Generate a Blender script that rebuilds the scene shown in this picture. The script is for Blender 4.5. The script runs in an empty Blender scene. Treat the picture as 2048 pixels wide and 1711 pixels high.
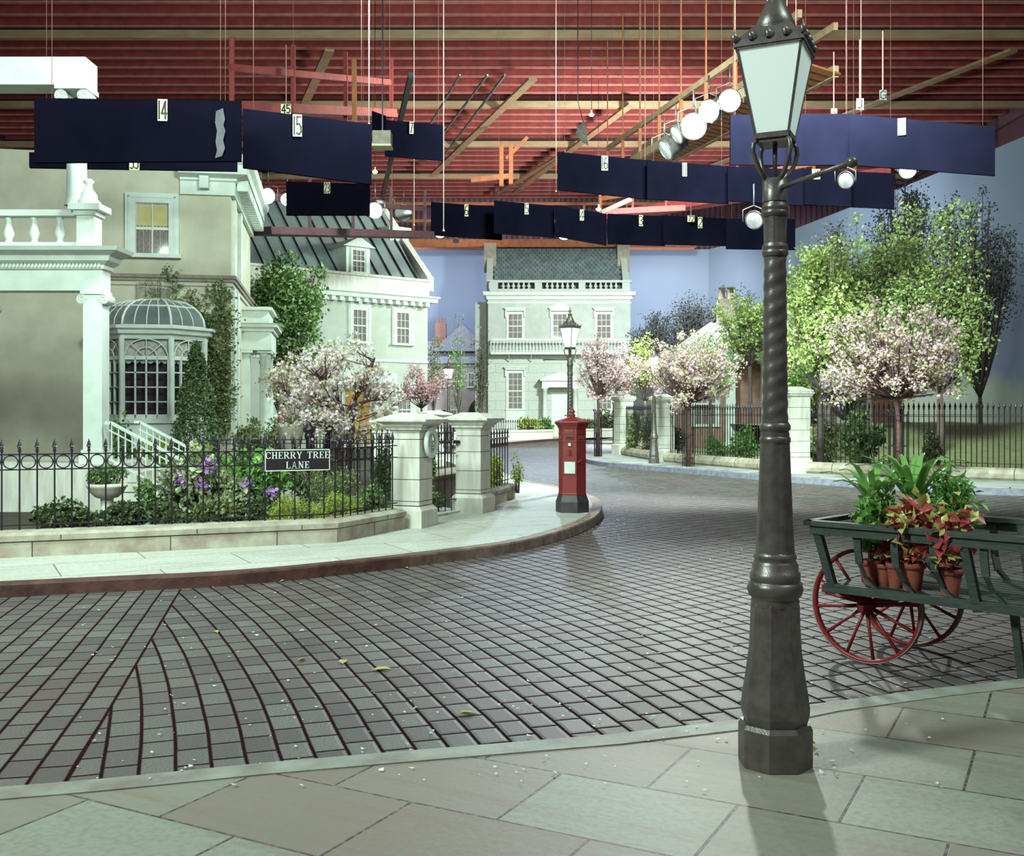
import bpy, math, random
import numpy as np
from mathutils import Vector, Matrix
random.seed(11); RNG = np.random.default_rng(5)
S = bpy.context.scene; COL = S.collection
PI = math.pi; sin = math.sin; cos = math.cos
# ------------------------------------------------------------------ camera, world, lights
F = 2100.0; HY = 822.0; CZ = 1.78; PZ = 0.13      # focal length (px of 2048), horizon row, eye height, pavement height
cd = bpy.data.cameras.new('camera'); cam = bpy.data.objects.new('camera', cd); COL.objects.link(cam)
cd.sensor_fit = 'HORIZONTAL'; cd.sensor_width = 36.0; cd.lens = 36.0*F/2048; cd.shift_y = (HY-855.5)/2048
cd.clip_end = 300; cd.clip_start = 0.1
cam.location = (0, 0, CZ); cam.rotation_euler = (PI/2, 0, 0); S.camera = cam
S.view_settings.view_transform = 'Standard'; S.view_settings.look = 'None'
S.view_settings.gamma = 1; S.view_settings.exposure = 0.0; S.view_settings.use_curve_mapping = False
S.cycles.use_denoising = True; S.cycles.max_bounces = 5; S.cycles.diffuse_bounces = 3; S.cycles.glossy_bounces = 2
S.cycles.transparent_max_bounces = 10; S.cycles.sample_clamp_indirect = 4.0; S.cycles.caustics_reflective = False
w = bpy.data.worlds.new('stage_air'); S.world = w; w.use_nodes = True
w.node_tree.nodes['Background'].inputs[0].default_value = (.50, .36, .58, 1)
w.node_tree.nodes['Background'].inputs[1].default_value = 0.20

def lamp(name, kind, loc, tgt, energy, color, size=1.0, size_y=None, spot=60):
    ld = bpy.data.lights.new(name, kind); ld.energy = energy; ld.color = color
    if kind == 'AREA':
        ld.shape = 'RECTANGLE'; ld.size = size; ld.size_y = size_y or size
    else:
        ld.shadow_soft_size = size
    if kind == 'SPOT': ld.spot_size = math.radians(spot); ld.spot_blend = .5
    o = bpy.data.objects.new(name, ld); COL.objects.link(o); o.location = loc
    o.rotation_euler = (Vector(tgt)-Vector(loc)).to_track_quat('-Z', 'Y').to_euler()
    return o
MINT = (.74, 1.0, .88); BLUE = (.62, .78, 1.0); WARM = (1, .62, .40)
lamp('key_flood', 'AREA', (-7, 1.5, 8.5), (-3, 17, 1.0), 1900, MINT, 2.5, 1.5)
lamp('front_flood', 'AREA', (5.5, 3, 9.0), (1.5, 17, 0), 620, MINT, 3, 2)
lamp('house_flood', 'AREA', (-2, 15, 8.8), (-9, 26.5, 4), 1000, MINT, 2.0, 1.2)
lamp('street_flood', 'AREA', (2.6, 28, 11), (-5, 46, 4), 3900, MINT, 2.0, 1.2)
lamp('street_far_flood', 'AREA', (8, 48, 12), (2, 70, 4), 7600, (.84, 1, .93), 1.5, 1.0)
lamp('park_flood', 'AREA', (4.5, 17, 9.5), (9.8, 33, 2), 3100, MINT, 3, 2).data.spread = 1.9
lamp('garden_flood', 'AREA', (-4, 9, 7.6), (-4, 15.5, .6), 700, MINT, 2.4, 1.2)
lamp('back_spot', 'SPOT', (5.4, 29.4, 9.7), (-2.5, 11, 0), 9000, (.92, 1, .93), .35, spot=62)
lamp('far_back_spot', 'SPOT', (1.85, 60.0, 12.0), (3, 34, 0), 9000, BLUE, .3, spot=70)
for i, (x, e) in enumerate(((-9, 1500), (1, 1000), (11, 1050))):
    lamp('backdrop_flood', 'AREA', (x, 73.2, 12.6), (x, 80, 5), e*.9, (.74, .84, 1), 6, .4)
lamp('backdrop_flood', 'AREA', (12, 55, 12.0), (20.5, 60, 6), 1300, (.62, .78, 1), 6, .5)
lamp('gap_fill_light', 'AREA', (-3.6, 72.6, 7.5), (-4.4, 77.5, 3), 170, (.9, .95, 1), 1, .6)  # unseen light added to brighten the small house between the big ones
for x, y, e in ((-6, 52, 1300), (5, 58, 2300), (-2, 70, 1500), (12, 45, 700), (1, 44, 500)):
    lamp('rafter_light', 'AREA', (x, y, 13.8), (x, y+2, 19), e*.085, (1, .46, .42), 3, 2)

# ------------------------------------------------------------------ helpers
def G(px, py, z=PZ):
    Y = F*(CZ-z)/(py-HY); return ((px-1024)*Y/F, Y)
def V(px, py, Y): return Vector(((px-1024)*Y/F, Y, CZ+(HY-py)*Y/F))
def T(x, y, z=0): return Matrix.Translation((x, y, z))
def RZ(a): return Matrix.Rotation(a, 4, 'Z')
def RX(a): return Matrix.Rotation(a, 4, 'X')
def RY(a): return Matrix.Rotation(a, 4, 'Y')

class MB:
    def __init__(s, M=None): s.v = []; s.f = []; s.M = M or Matrix.Identity(4); s.sm = []
    def add(s, vs, fs, smooth=False):
        n = len(s.v); M = s.M
        s.v += [tuple(M @ Vector(p)) for p in vs]; s.f += [tuple(i+n for i in f) for f in fs]; s.sm += [smooth]*len(fs)
        return s
    def box(s, x0, x1, y0, y1, z0, z1):
        return s.add([(x, y, z) for z in (z0, z1) for y in (y0, y1) for x in (x0, x1)],
                     [(0, 2, 3, 1), (4, 5, 7, 6), (0, 1, 5, 4), (2, 6, 7, 3), (0, 4, 6, 2), (1, 3, 7, 5)])
    def bar(s, p, q, wx, wz=None):
        p = Vector(p); q = Vector(q); d = (q-p); L = d.length
        if L < 1e-6: return s
        d.normalize(); up = Vector((0, 0, 1)) if abs(d.z) < .95 else Vector((0, 1, 0))
        a = d.cross(up).normalized()*wx/2; b = d.cross(a).normalized()*(wz or wx)/2
        return s.add([p-a-b, p+a-b, p+a+b, p-a+b, q-a-b, q+a-b, q+a+b, q-a+b],
                     [(0, 3, 2, 1), (4, 5, 6, 7), (0, 1, 5, 4), (1, 2, 6, 5), (2, 3, 7, 6), (3, 0, 4, 7)])
    def prism(s, poly, z0, z1, holes=None):
        n = len(poly)
        return s.add([(x, y, z0) for x, y in poly]+[(x, y, z1) for x, y in poly],
                     [tuple(range(n))[::-1], tuple(range(n, 2*n))]+[(i, (i+1) % n, n+(i+1) % n, n+i) for i in range(n)])
    def lathe(s, prof, n=16, x=0, y=0, a0=0, smooth=True, mod=None, capb=True, capt=True):
        vs = []
        for r, z in prof:
            for k in range(n):
                a = a0+2*PI*k/n; rr = r*(mod(a, z) if mod else 1)
                vs.append((x+rr*cos(a), y+rr*sin(a), z))
        fs = [(i*n+k, i*n+(k+1) % n, (i+1)*n+(k+1) % n, (i+1)*n+k) for i in range(len(prof)-1) for k in range(n)]
        s.add(vs, fs, smooth)
        m = len(prof)-1
        if capb: s.add(vs[:n], [tuple(range(n))[::-1]])
        if capt: s.add(vs[m*n:], [tuple(range(n))])
        return s
    def tube(s, pts, rad, n=6, smooth=True):
        pts = [Vector(p) for p in pts]; m = len(pts)
        if not hasattr(rad, '__len__'): rad = [rad]*m
        vs = []; prev = None
        for i, p in enumerate(pts):
            d = (pts[min(i+1, m-1)]-pts[max(i-1, 0)]).normalized()
            if prev is None:
                prev = d.orthogonal().normalized()
            a = (prev-d*prev.dot(d))
            a = a.normalized() if a.length > 1e-5 else d.orthogonal().normalized()
            prev = a; b = d.cross(a)
            vs += [p+(a*cos(2*PI*k/n)+b*sin(2*PI*k/n))*rad[i] for k in range(n)]
        fs = [(i*n+k, i*n+(k+1) % n, (i+1)*n+(k+1) % n, (i+1)*n+k) for i in range(m-1) for k in range(n)]
        fs += [tuple(range(n))[::-1], tuple(range((m-1)*n, m*n))]
        return s.add(vs, fs, smooth)
    def torus(s, R, r, n=24, k=8, M=None, sy=1.0):
        M = M or Matrix.Identity(4)
        vs = [M @ Vector(((R+r*cos(b))*cos(a), (R+r*cos(b))*sin(a)*sy, r*sin(b))) for a in [2*PI*i/n for i in range(n)] for b in [2*PI*j/k for j in range(k)]]
        return s.add(vs, [(i*k+j, ((i+1) % n)*k+j, ((i+1) % n)*k+(j+1) % k, i*k+(j+1) % k) for i in range(n) for j in range(k)], True)
    def ball(s, c, r, n=12, m=8, sz=1.0):
        c = Vector(c)
        return s.lathe([(max(1e-3, r*sin(PI*i/m)), c.z-r*sz*cos(PI*i/m)) for i in range(m+1)], n, c.x, c.y, capb=False, capt=False)
    def sweep(s, prof, path, closed=False):
        """prof: (outward, z) points; path: 2-D polyline, outward is to the right of travel"""
        P = [Vector(p) for p in path]; m = len(P); rows = []
        for i in range(m):
            if closed or 0 < i < m-1:
                d0 = (P[i]-P[i-1]).normalized(); d1 = (P[(i+1) % m]-P[i]).normalized()
            else:
                d0 = d1 = ((P[1]-P[0]) if i == 0 else (P[-1]-P[-2])).normalized()
            n0 = Vector((d0.y, -d0.x)); n1 = Vector((d1.y, -d1.x)); nn = (n0+n1); nn /= max(.3, nn.dot(n0))
            rows.append([(P[i].x+nn.x*o, P[i].y+nn.y*o, z) for o, z in prof])
        k = len(prof); vs = [v for r in rows for v in r]
        R = range(m if closed else m-1)
        fs = [(i*k+j, ((i+1) % m)*k+j, ((i+1) % m)*k+(j+1) % k, i*k+(j+1) % k) for i in R for j in range(k)]
        if not closed: fs += [tuple(range(k)), tuple(range((m-1)*k, m*k))[::-1]]
        return s.add(vs, fs)
    def build(s, name, mat, parent=None, **kw):
        me = bpy.data.meshes.new(name); me.from_pydata(s.v, [], s.f); me.materials.append(mat)
        me.polygons.foreach_set('use_smooth', s.sm); me.update()
        o = bpy.data.objects.new(name, me); COL.objects.link(o)
        if parent: o.parent = parent
        for k, v in kw.items(): o[k] = v
        return o

def thing(name, label, cat, loc=(0, 0, 0), rz=0, group=None):
    o = bpy.data.objects.new(name, None); COL.objects.link(o); o.empty_display_size = .2
    o.location = loc; o.rotation_euler = (0, 0, rz); o['label'] = label; o['category'] = cat
    if group: o['group'] = group
    return o
def tag(o, label, cat, group=None, kind=None):
    o['label'] = label; o['category'] = cat
    if group: o['group'] = group
    if kind: o['kind'] = kind
    return o
def struct(o): o['kind'] = 'structure'; return o
def copy_tree(o, parent=None, depth=0):
    c = o.copy(); COL.objects.link(c)
    if parent: c.parent = parent
    for ch in list(o.children): copy_tree(ch, c)
    return c
def inst(o, parent, loc=(0, 0, 0), rot=(0, 0, 0), scale=(1, 1, 1)):
    c = o.copy(); COL.objects.link(c); c.parent = parent; c.location = loc; c.rotation_euler = rot; c.scale = scale
    return c

# ------------------------------------------------------------------ materials
def rgb(c): return (c[0], c[1], c[2], 1)
class NT:
    def __init__(s, m): s.t = m.node_tree; s.n = s.t.nodes; s.l = s.t.links
    def new(s, k, **kw):
        n = s.n.new(k)
        for a, b in kw.items(): setattr(n, a, b)
        return n
    def put(s, sock, v):
        if isinstance(v, bpy.types.NodeSocket): s.l.new(v, sock)
        elif v is not None: sock.default_value = v
    def m(s, op, a, b=None, c=None):
        n = s.new('ShaderNodeMath', operation=op); s.put(n.inputs[0], a)
        if b is not None: s.put(n.inputs[1], b)
        if c is not None: s.put(n.inputs[2], c)
        return n.outputs[0]
    def mix(s, f, a, b):
        n = s.new('ShaderNodeMix', data_type='RGBA'); s.put(n.inputs[0], f); s.put(n.inputs[6], a); s.put(n.inputs[7], b); return n.outputs[2]
    def noise(s, vec, scale, detail=4, rough=.55):
        n = s.new('ShaderNodeTexNoise'); s.put(n.inputs['Vector'], vec); n.inputs['Scale'].default_value = scale
        n.inputs['Detail'].default_value = detail; n.inputs['Roughness'].default_value = rough; return n.outputs['Fac']
    def ramp(s, f, a, b):
        n = s.new('ShaderNodeMapRange'); s.put(n.inputs[0], f); n.inputs[1].default_value = a; n.inputs[2].default_value = b
        return n.outputs[0]
    def pos(s): return s.new('ShaderNodeNewGeometry').outputs['Position']
    def xf(s, vec, rot=(0, 0, 0), sc=(1, 1, 1), loc=(0, 0, 0)):
        n = s.new('ShaderNodeMapping'); s.put(n.inputs[0], vec); n.inputs[1].default_value = loc; n.inputs[2].default_value = rot; n.inputs[3].default_value = sc
        return n.outputs[0]
    def bump(s, h, strength=.3, dist=.02):
        n = s.new('ShaderNodeBump'); n.inputs['Strength'].default_value = strength; n.inputs['Distance'].default_value = dist
        s.put(n.inputs['Height'], h); return n.outputs[0]
def base(name, col=(.5, .5, .5), rough=.6, metal=0, spec=.4):
    m = bpy.data.materials.new(name); m.use_nodes = True; b = m.node_tree.nodes['Principled BSDF']
    b.inputs['Base Color'].default_value = rgb(col); b.inputs['Roughness'].default_value = rough
    b.inputs['Metallic'].default_value = metal; b.inputs['Specular IOR Level'].default_value = spec
    return m, b, NT(m)
def pm(name, col, col2=None, scale=6, rough=.6, metal=0, bump=.15, spec=.4, stretch=(1, 1, 1), fine=60):
    """noise-mottled surface in object coordinates"""
    m, b, n = base(name, col, rough, metal, spec)
    tc = n.new('ShaderNodeTexCoord').outputs['Object']; v = n.xf(tc, sc=stretch)
    f = n.ramp(n.noise(v, scale), .35, .68)
    n.put(b.inputs['Base Color'], n.mix(f, rgb(col), rgb(col2 or tuple(c*.82 for c in col))))
    if bump: n.put(b.inputs['Normal'], n.bump(n.noise(v, fine, 3), bump, .01))
    return m
def leafm(name, a, b2, rough=.38, trans=.18, spec=.5, hard=False):
    m, b, n = base(name, a, rough, 0, spec)
    g = n.new('ShaderNodeNewGeometry').outputs['Random Per Island']
    if hard: g = n.m('GREATER_THAN', g, .58)
    n.put(b.inputs['Base Color'], n.mix(g, rgb(a), rgb(b2)))
    tr = n.new('ShaderNodeBsdfTranslucent'); n.put(tr.inputs[0], n.mix(g, rgb(a), rgb(b2)))
    mx = n.new('ShaderNodeMixShader'); mx.inputs[0].default_value = trans
    n.l.new(b.outputs[0], mx.inputs[1]); n.l.new(tr.outputs[0], mx.inputs[2])
    n.l.new(mx.outputs[0], n.n['Material Output'].inputs[0])
    return m
def emit(name, col, st):
    m, b, n = base(name, (.8, .8, .8), .4)
    b.inputs['Emission Color'].default_value = rgb(col); b.inputs['Emission Strength'].default_value = st
    return m
def pane_mat():
    m, b, n = base('window_glass', (.5, .55, .55), .05)
    t = n.new('ShaderNodeBsdfTransparent'); g = n.new('ShaderNodeBsdfGlossy'); g.inputs['Roughness'].default_value = .06
    mx = n.new('ShaderNodeMixShader'); mx.inputs[0].default_value = .02
    n.l.new(t.outputs[0], mx.inputs[1]); n.l.new(g.outputs[0], mx.inputs[2]); n.l.new(mx.outputs[0], n.n['Material Output'].inputs[0])
    return m
def lined(name, col, line, bw, bh, off=.5, mort=.006, rot=(0, 0, 0), rough=.7, col2=None, bump=.3, speck=50, world=False, streak=None, offv=(0, 0, 0)):
    """masonry: brick texture joints over mottled stone"""
    m, b, n = base(name, col, rough)
    v = n.pos() if world else n.new('ShaderNodeTexCoord').outputs['Object']
    v2 = n.xf(v, rot=rot, loc=offv)
    t = n.new('ShaderNodeTexBrick'); n.put(t.inputs['Vector'], v2); t.offset = off
    t.inputs['Scale'].default_value = 1; t.inputs['Mortar Size'].default_value = mort; t.inputs['Brick Width'].default_value = bw
    t.inputs['Row Height'].default_value = bh; t.inputs['Mortar Smooth'].default_value = .3
    c2 = col2 or tuple(c*.86 for c in col)
    t.inputs['Color1'].default_value = rgb(col); t.inputs['Color2'].default_value = rgb(c2); t.inputs['Mortar'].default_value = rgb(line)
    fn = n.noise(v, speck, 4); c = n.mix(n.ramp(fn, .45, .75), t.outputs[0], rgb(tuple(k*.72 for k in col)))
    if streak:
        sn = n.ramp(n.noise(n.xf(v2, sc=(.5, 6, 1)), 2.2, 6, .65), .5, .7)
        c = n.mix(n.m('MULTIPLY', sn, .5), c, rgb(streak))
    n.put(b.inputs['Base Color'], c)
    h = n.m('ADD', n.m('MULTIPLY', t.outputs['Fac'], -1.0), n.m('MULTIPLY', fn, .4))
    n.put(b.inputs['Normal'], n.bump(h, bump, .02))
    return m

def sett_mat():
    """wooden-block paving: courses on arcs round a centre, a second set left of a seam"""
    m, b, n = base('sett_paving', (.2, .2, .2), .5, 0, .22)
    sep = n.new('ShaderNodeSeparateXYZ'); n.put(sep.inputs[0], n.pos()); x, y = sep.outputs[0], sep.outputs[1]
    # slight waviness of the courses
    wob = n.m('MULTIPLY', n.m('SUBTRACT', n.noise(n.pos(), .7, 1), .5), .035)
    cx, cy = -29.5, -3.75
    dx = n.m('SUBTRACT', x, cx); dy = n.m('SUBTRACT', y, cy)
    r = n.m('SQRT', n.m('ADD', n.m('MULTIPLY', dx, dx), n.m('MULTIPLY', dy, dy)))
    th = n.m('ARCTAN2', dy, dx)
    sx, sy = -.21, .978      # seam direction, through (-2.29, 5.73)
    q = n.m('SUBTRACT', n.m('MULTIPLY', n.m('SUBTRACT', x, -2.29), sy), n.m('MULTIPLY', n.m('SUBTRACT', y, 5.73), sx))
    alongL = n.m('ADD', n.m('MULTIPLY', x, sx), n.m('MULTIPLY', y, sy))
    W, L = .172, .262
    left = n.m('LESS_THAN', q, 0.0)
    def cells(u, is_arc):
        u = n.m('DIVIDE', n.m('ADD', u, wob), W); row = n.m('FLOOR', u); fu = n.m('FRACT', u)
        rnd = n.new('ShaderNodeTexWhiteNoise', noise_dimensions='1D'); n.put(rnd.inputs['W'], row)
        if is_arc: al = n.m('MULTIPLY', th, n.m('MULTIPLY', row, W))
        else: al = alongL
        s = n.m('ADD', n.m('DIVIDE', al, L), n.m('ADD', n.m('MULTIPLY', row, .5), n.m('MULTIPLY', rnd.outputs[0], .22)))
        col = n.m('FLOOR', s); fs = n.m('FRACT', s)
        eu = n.m('MULTIPLY', n.m('MINIMUM', fu, n.m('SUBTRACT', 1, fu)), W)
        es = n.m('MULTIPLY', n.m('MINIMUM', fs, n.m('SUBTRACT', 1, fs)), L)
        return row, col, eu, es
    ra, ca, eua, esa = cells(r, True); rb, cb, eub, esb = cells(q, False)
    def sel(a, b2): return n.m('ADD', n.m('MULTIPLY', a, n.m('SUBTRACT', 1, left)), n.m('MULTIPLY', b2, left))
    row, col, eu, es = sel(ra, rb), sel(ca, cb), sel(eua, eub), sel(esa, esb)
    aq = n.m('ABSOLUTE', q); eu = n.m('MINIMUM', eu, aq)
    jn = n.m('MULTIPLY', n.noise(n.pos(), 28, 2), .006)
    e = n.m('MINIMUM', n.m('SUBTRACT', eu, .0020), n.m('SUBTRACT', es, .0012)); e = n.m('ADD', e, n.m('SUBTRACT', jn, .003))
    face = n.ramp(e, .0045, .0120)
    cmb = n.new('ShaderNodeCombineXYZ'); n.put(cmb.inputs[0], row); n.put(cmb.inputs[1], col)
    wn = n.new('ShaderNodeTexWhiteNoise', noise_dimensions='2D'); n.put(wn.inputs['Vector'], cmb.outputs[0])
    rnd = wn.outputs[0]
    fine = n.noise(n.pos(), 95, 4, .7); big = n.noise(n.pos(), .55, 3)
    c = n.mix(rnd, rgb((.185, .185, .168)), rgb((.098, .088, .086)))
    c = n.mix(n.ramp(fine, .38, .66), c, rgb((.062, .044, .048)))
    c = n.mix(n.m('MULTIPLY', n.ramp(big, .45, .75), .55), c, rgb((.13, .08, .075)))
    c = n.mix(face, rgb((.022, .008, .009)), c)
    n.put(b.inputs['Base Color'], c)
    n.put(b.inputs['Roughness'], n.m('ADD', .55, n.m('MULTIPLY', n.m('SUBTRACT', 1, face), .4))); n.put(b.inputs['Specular IOR Level'], n.m('MULTIPLY', face, .3))
    h = n.m('ADD', n.m('MULTIPLY', n.ramp(e, .001, .028), 1.0), n.m('ADD', n.m('MULTIPLY', fine, .22), n.m('MULTIPLY', rnd, .25)))
    n.put(b.inputs['Normal'], n.bump(h, .6, .012))
    return m

M = {}
M['sett'] = sett_mat()
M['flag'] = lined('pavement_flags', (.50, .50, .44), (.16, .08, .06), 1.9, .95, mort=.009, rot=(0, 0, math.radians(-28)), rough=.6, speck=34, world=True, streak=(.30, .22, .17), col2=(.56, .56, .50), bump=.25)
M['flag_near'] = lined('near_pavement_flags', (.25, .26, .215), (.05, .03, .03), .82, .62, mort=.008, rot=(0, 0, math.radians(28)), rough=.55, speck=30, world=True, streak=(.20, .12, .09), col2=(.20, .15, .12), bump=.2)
M['kerb'] = pm('kerb_stone', (.11, .042, .032), (.045, .015, .014), 5, .65, bump=.4, fine=30)  # dark face tone is mostly shade put into the colour
M['kerb_blue'] = pm('granite_kerb', (.25, .24, .30), (.15, .14, .20), 7, .6, bump=.4, fine=30)
M['wallstone'] = pm('garden_wall_stone', (.46, .43, .34), (.30, .23, .18), 4, .75, bump=.35, fine=70)
M['pier'] = pm('pier_stone', (.70, .67, .60), (.52, .48, .41), 3.5, .7, bump=.25, fine=60, stretch=(3, 3, .5))
M['joint'] = pm('rusty_joint', (.13, .05, .035), (.07, .03, .02), 20, .9)
M['iron'] = pm('black_iron', (.030, .018, .030), (.018, .012, .020), 30, .38, .3, bump=.1, spec=.5)
M['lamp_iron'] = pm('lamp_post_iron', (.150, .128, .115), (.10, .078, .072), 14, .34, .4, bump=.12, fine=120)
M['white'] = pm('white_painted_wood', (.64, .68, .62), (.55, .58, .53), 3, .5, bump=.08)
M['stucco'] = pm('cream_stucco', (.58, .53, .41), (.48, .43, .33), 1.6, .8, bump=.3, fine=90)
M['stucco_side'] = M['stucco']
M['stucco2'] = pm('pale_stucco', (.48, .50, .44), (.41, .41, .35), 1.2, .8, bump=.2, fine=60)
M['stoneb'] = pm('house_stone', (.47, .48, .45), (.40, .41, .38), 1.5, .75, bump=.2, fine=50)
M['ashlar'] = lined('ashlar_stucco', (.50, .52, .47), (.30, .31, .29), 2.2, .62, mort=.02, rot=(PI/2, 0, 0), col2=(.48, .50, .45), speck=20, bump=.2)
M['brownstr'] = pm('brown_moulding', (.22, .17, .13), (.30, .26, .21), 6, .7)
M['zinc'] = pm('zinc_roof', (.22, .27, .27), (.30, .34, .35), 1.2, .45, .2, bump=.1)
M['slate'] = pm('slate_scales', (.17, .22, .21), (.11, .12, .14), 2.5, .5, bump=.2)
M['leadgl'] = pm('roof_glass', (.13, .15, .15), (.22, .24, .24), 1.2, .15, .1, bump=0)
M['glass'] = pane_mat()
M['dark'] = pm('dark_interior', (.030, .014, .022), (.015, .008, .014), 3, .5)
M['lace'] = pm('lace_blind', (.50, .48, .42), (.35, .30, .27), 9, .85, bump=.4, fine=60)
M['brick'] = lined('red_brick', (.28, .10, .075), (.34, .27, .22), .22, .075, mort=.010, rot=(PI/2, 0, 0), col2=(.20, .075, .06), speck=30)
M['pinkst'] = pm('painted_brick_wall', (.36, .20, .16), (.26, .14, .11), 4, .8)
M['post_red'] = pm('pillar_box_red', (.25, .028, .026), (.20, .022, .021), 8, .42, bump=.06, spec=.5)
M['post_black'] = pm('pillar_box_base_black', (.055, .050, .052), (.04, .034, .038), 10, .5)
M['gold'] = pm('faded_gilding', (.40, .16, .06), (.33, .08, .04), 40, .5, .2)
M['paper'] = pm('notice_paper', (.70, .72, .66), (.62, .62, .58), 10, .7, bump=0)
M['signblack'] = pm('sign_plate', (.022, .014, .020), None, 10, .4)
M['signwhite'] = pm('sign_white', (.72, .74, .68), None, 10, .5, bump=0)
M['cartgreen'] = pm('cart_green_paint', (.050, .062, .050), (.022, .032, .028), 9, .5, bump=.25, stretch=(1, 6, 6))
M['cartred'] = pm('cart_red_paint', (.30, .022, .025), (.19, .015, .02), 10, .35, bump=.12)
M['clay'] = pm('terracotta', (.34, .085, .055), (.25, .06, .045), 8, .75)
M['bark'] = pm('cherry_bark', (.11, .045, .040), (.06, .025, .025), 8, .75, bump=.5, fine=40, stretch=(1, 1, 4))
M['bark2'] = pm('grey_bark', (.15, .11, .10), (.09, .06, .06), 8, .8, bump=.5, fine=40)
M['soil'] = pm('garden_soil', (.060, .050, .030), (.035, .025, .018), 5, .9, bump=.6, fine=30)
M['grass'] = pm('lawn_grass', (.28, .31, .13), (.40, .38, .20), 3, .9, bump=.8, fine=90)
M['timber'] = pm('red_timber', (.26, .030, .026), (.15, .020, .020), 2, .7, bump=.2)
M['deck'] = pm('ceiling_boards', (.13, .012, .014), (.09, .008, .012), 1.0, .8)
M['tan'] = pm('tan_timber', (.34, .22, .13), (.26, .15, .09), 3, .7, stretch=(.3, 1, 1))
M['orangew'] = pm('orange_timber', (.36, .12, .045), (.26, .075, .035), 3, .7)
M['flagblack'] = pm('black_board', (.0055, .0045, .012), (.003, .003, .007), .6, .6, bump=.05, spec=0)
M['tagcard'] = pm('number_card', (.60, .55, .38), (.50, .43, .28), 8, .7)
M['ink'] = pm('black_ink', (.012, .01, .01), None, 10, .6)
M['rope'] = pm('white_rope', (.55, .45, .40), None, 30, .8)
M['wire'] = pm('thin_wire', (.30, .12, .10), None, 30, .6)
M['tin'] = pm('lamp_housing', (.20, .19, .18), (.12, .10, .10), 6, .35, .6)
M['hot'] = emit('lit_lens', (.85, 1, .93), 22)
M['bulb'] = emit('lit_bulb', (1, .88, .62), 14)
M['off_lens'] = pm('unlit_lens', (.35, .33, .34), (.25, .22, .24), 12, .25)
M['lantern'] = emit('lit_lantern_glass', (.86, 1, .95), 1.3)
M['lantern_off'] = emit('brightened_lantern_glass', (.70, 1, .80), .20)  # faint glow added to the glass, standing in for light falling on it
M['canvas'] = None
M['corr'] = lined('corrugated_stage_wall', (.16, .07, .09), (.05, .02, .035), .42, 9.0, off=0, mort=.08, rot=(PI/2, 0, 0), speck=3)
M['pinkw'] = pm('lit_edge_pink', (.40, .15, .13), (.28, .09, .085), 2, .8)  # pale colour paints the light caught by the rafters' lower edges
M['corr2'] = pm('dull_purple_timber', (.12, .05, .06), (.08, .03, .04), 2, .8)
M['petal'] = leafm('fallen_petal', (.80, .72, .70), (.62, .62, .50), .6, .1)
M['cherry'] = leafm('cherry_blossom', (.78, .60, .62), (.62, .36, .40), .55, .25)
M['cherryw'] = leafm('white_cherry_blossom', (.82, .74, .74), (.74, .50, .55), .55, .25)
M['cherryp'] = leafm('deep_pink_blossom', (.66, .40, .45), (.50, .22, .27), .55, .25)
M['lf_cherry'] = leafm('young_cherry_leaf', (.26, .34, .08), (.40, .38, .12))
M['lf_green'] = leafm('green_leaf', (.065, .13, .045), (.20, .29, .09))
M['lf_cone'] = leafm('cone_evergreen_leaf', (.08, .13, .055), (.17, .23, .09))
M['lf_bright'] = leafm('bright_green_leaf', (.10, .26, .05), (.24, .42, .09))
M['lf_yellow'] = leafm('yellow_green_leaf', (.32, .42, .06), (.50, .56, .13))
M['lf_dark'] = leafm('dark_leaf', (.040, .065, .028), (.17, .21, .09), .28)
M['lf_olive'] = leafm('olive_leaf', (.11, .15, .055), (.27, .31, .12), .32)
M['lf_varieg'] = leafm('variegated_leaf', (.12, .17, .06), (.46, .48, .28), .3)
M['lf_olivet'] = leafm('tree_olive_leaf', (.12, .18, .05), (.42, .48, .18))
M['lf_maple'] = leafm('maple_leaf', (.20, .30, .06), (.60, .66, .26))
M['lf_far'] = leafm('backdrop_tree_leaf', (.035, .035, .042), (.085, .085, .075), .8, .05)
M['lf_red'] = leafm('bronze_red_leaf', (.38, .055, .06), (.50, .46, .14), .35, hard=True)
M['lf_strap'] = leafm('strap_leaf', (.10, .30, .06), (.26, .46, .12), .25)
M['purple'] = leafm('purple_flower', (.46, .18, .60), (.62, .34, .68), .6)
M['redfl'] = leafm('red_flower', (.55, .03, .04), (.42, .02, .03), .6)
M['backdoor'] = pm('ochre_door', (.50, .27, .06), (.38, .18, .035), 5, .4)

def canvas():
    m, b, n = base('painted_sky_backdrop', (.24, .29, .40), .9, 0, .1)
    f = n.ramp(n.noise(n.pos(), .09, 3), .35, .7)
    z_ = n.new('ShaderNodeSeparateXYZ'); n.put(z_.inputs[0], n.pos())
    land = n.ramp(n.m('ADD', z_.outputs[2], n.m('MULTIPLY', n.noise(n.pos(), .35, 4), 2.2)), 4.6, 3.9)      # painted meadow and haze below the sky
    sky = n.mix(f, rgb((.185, .22, .29)), rgb((.25, .28, .34)))
    n.put(b.inputs['Base Color'], n.mix(land, sky, rgb((.34, .36, .28))))
    return m
M['canvas'] = canvas()

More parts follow.
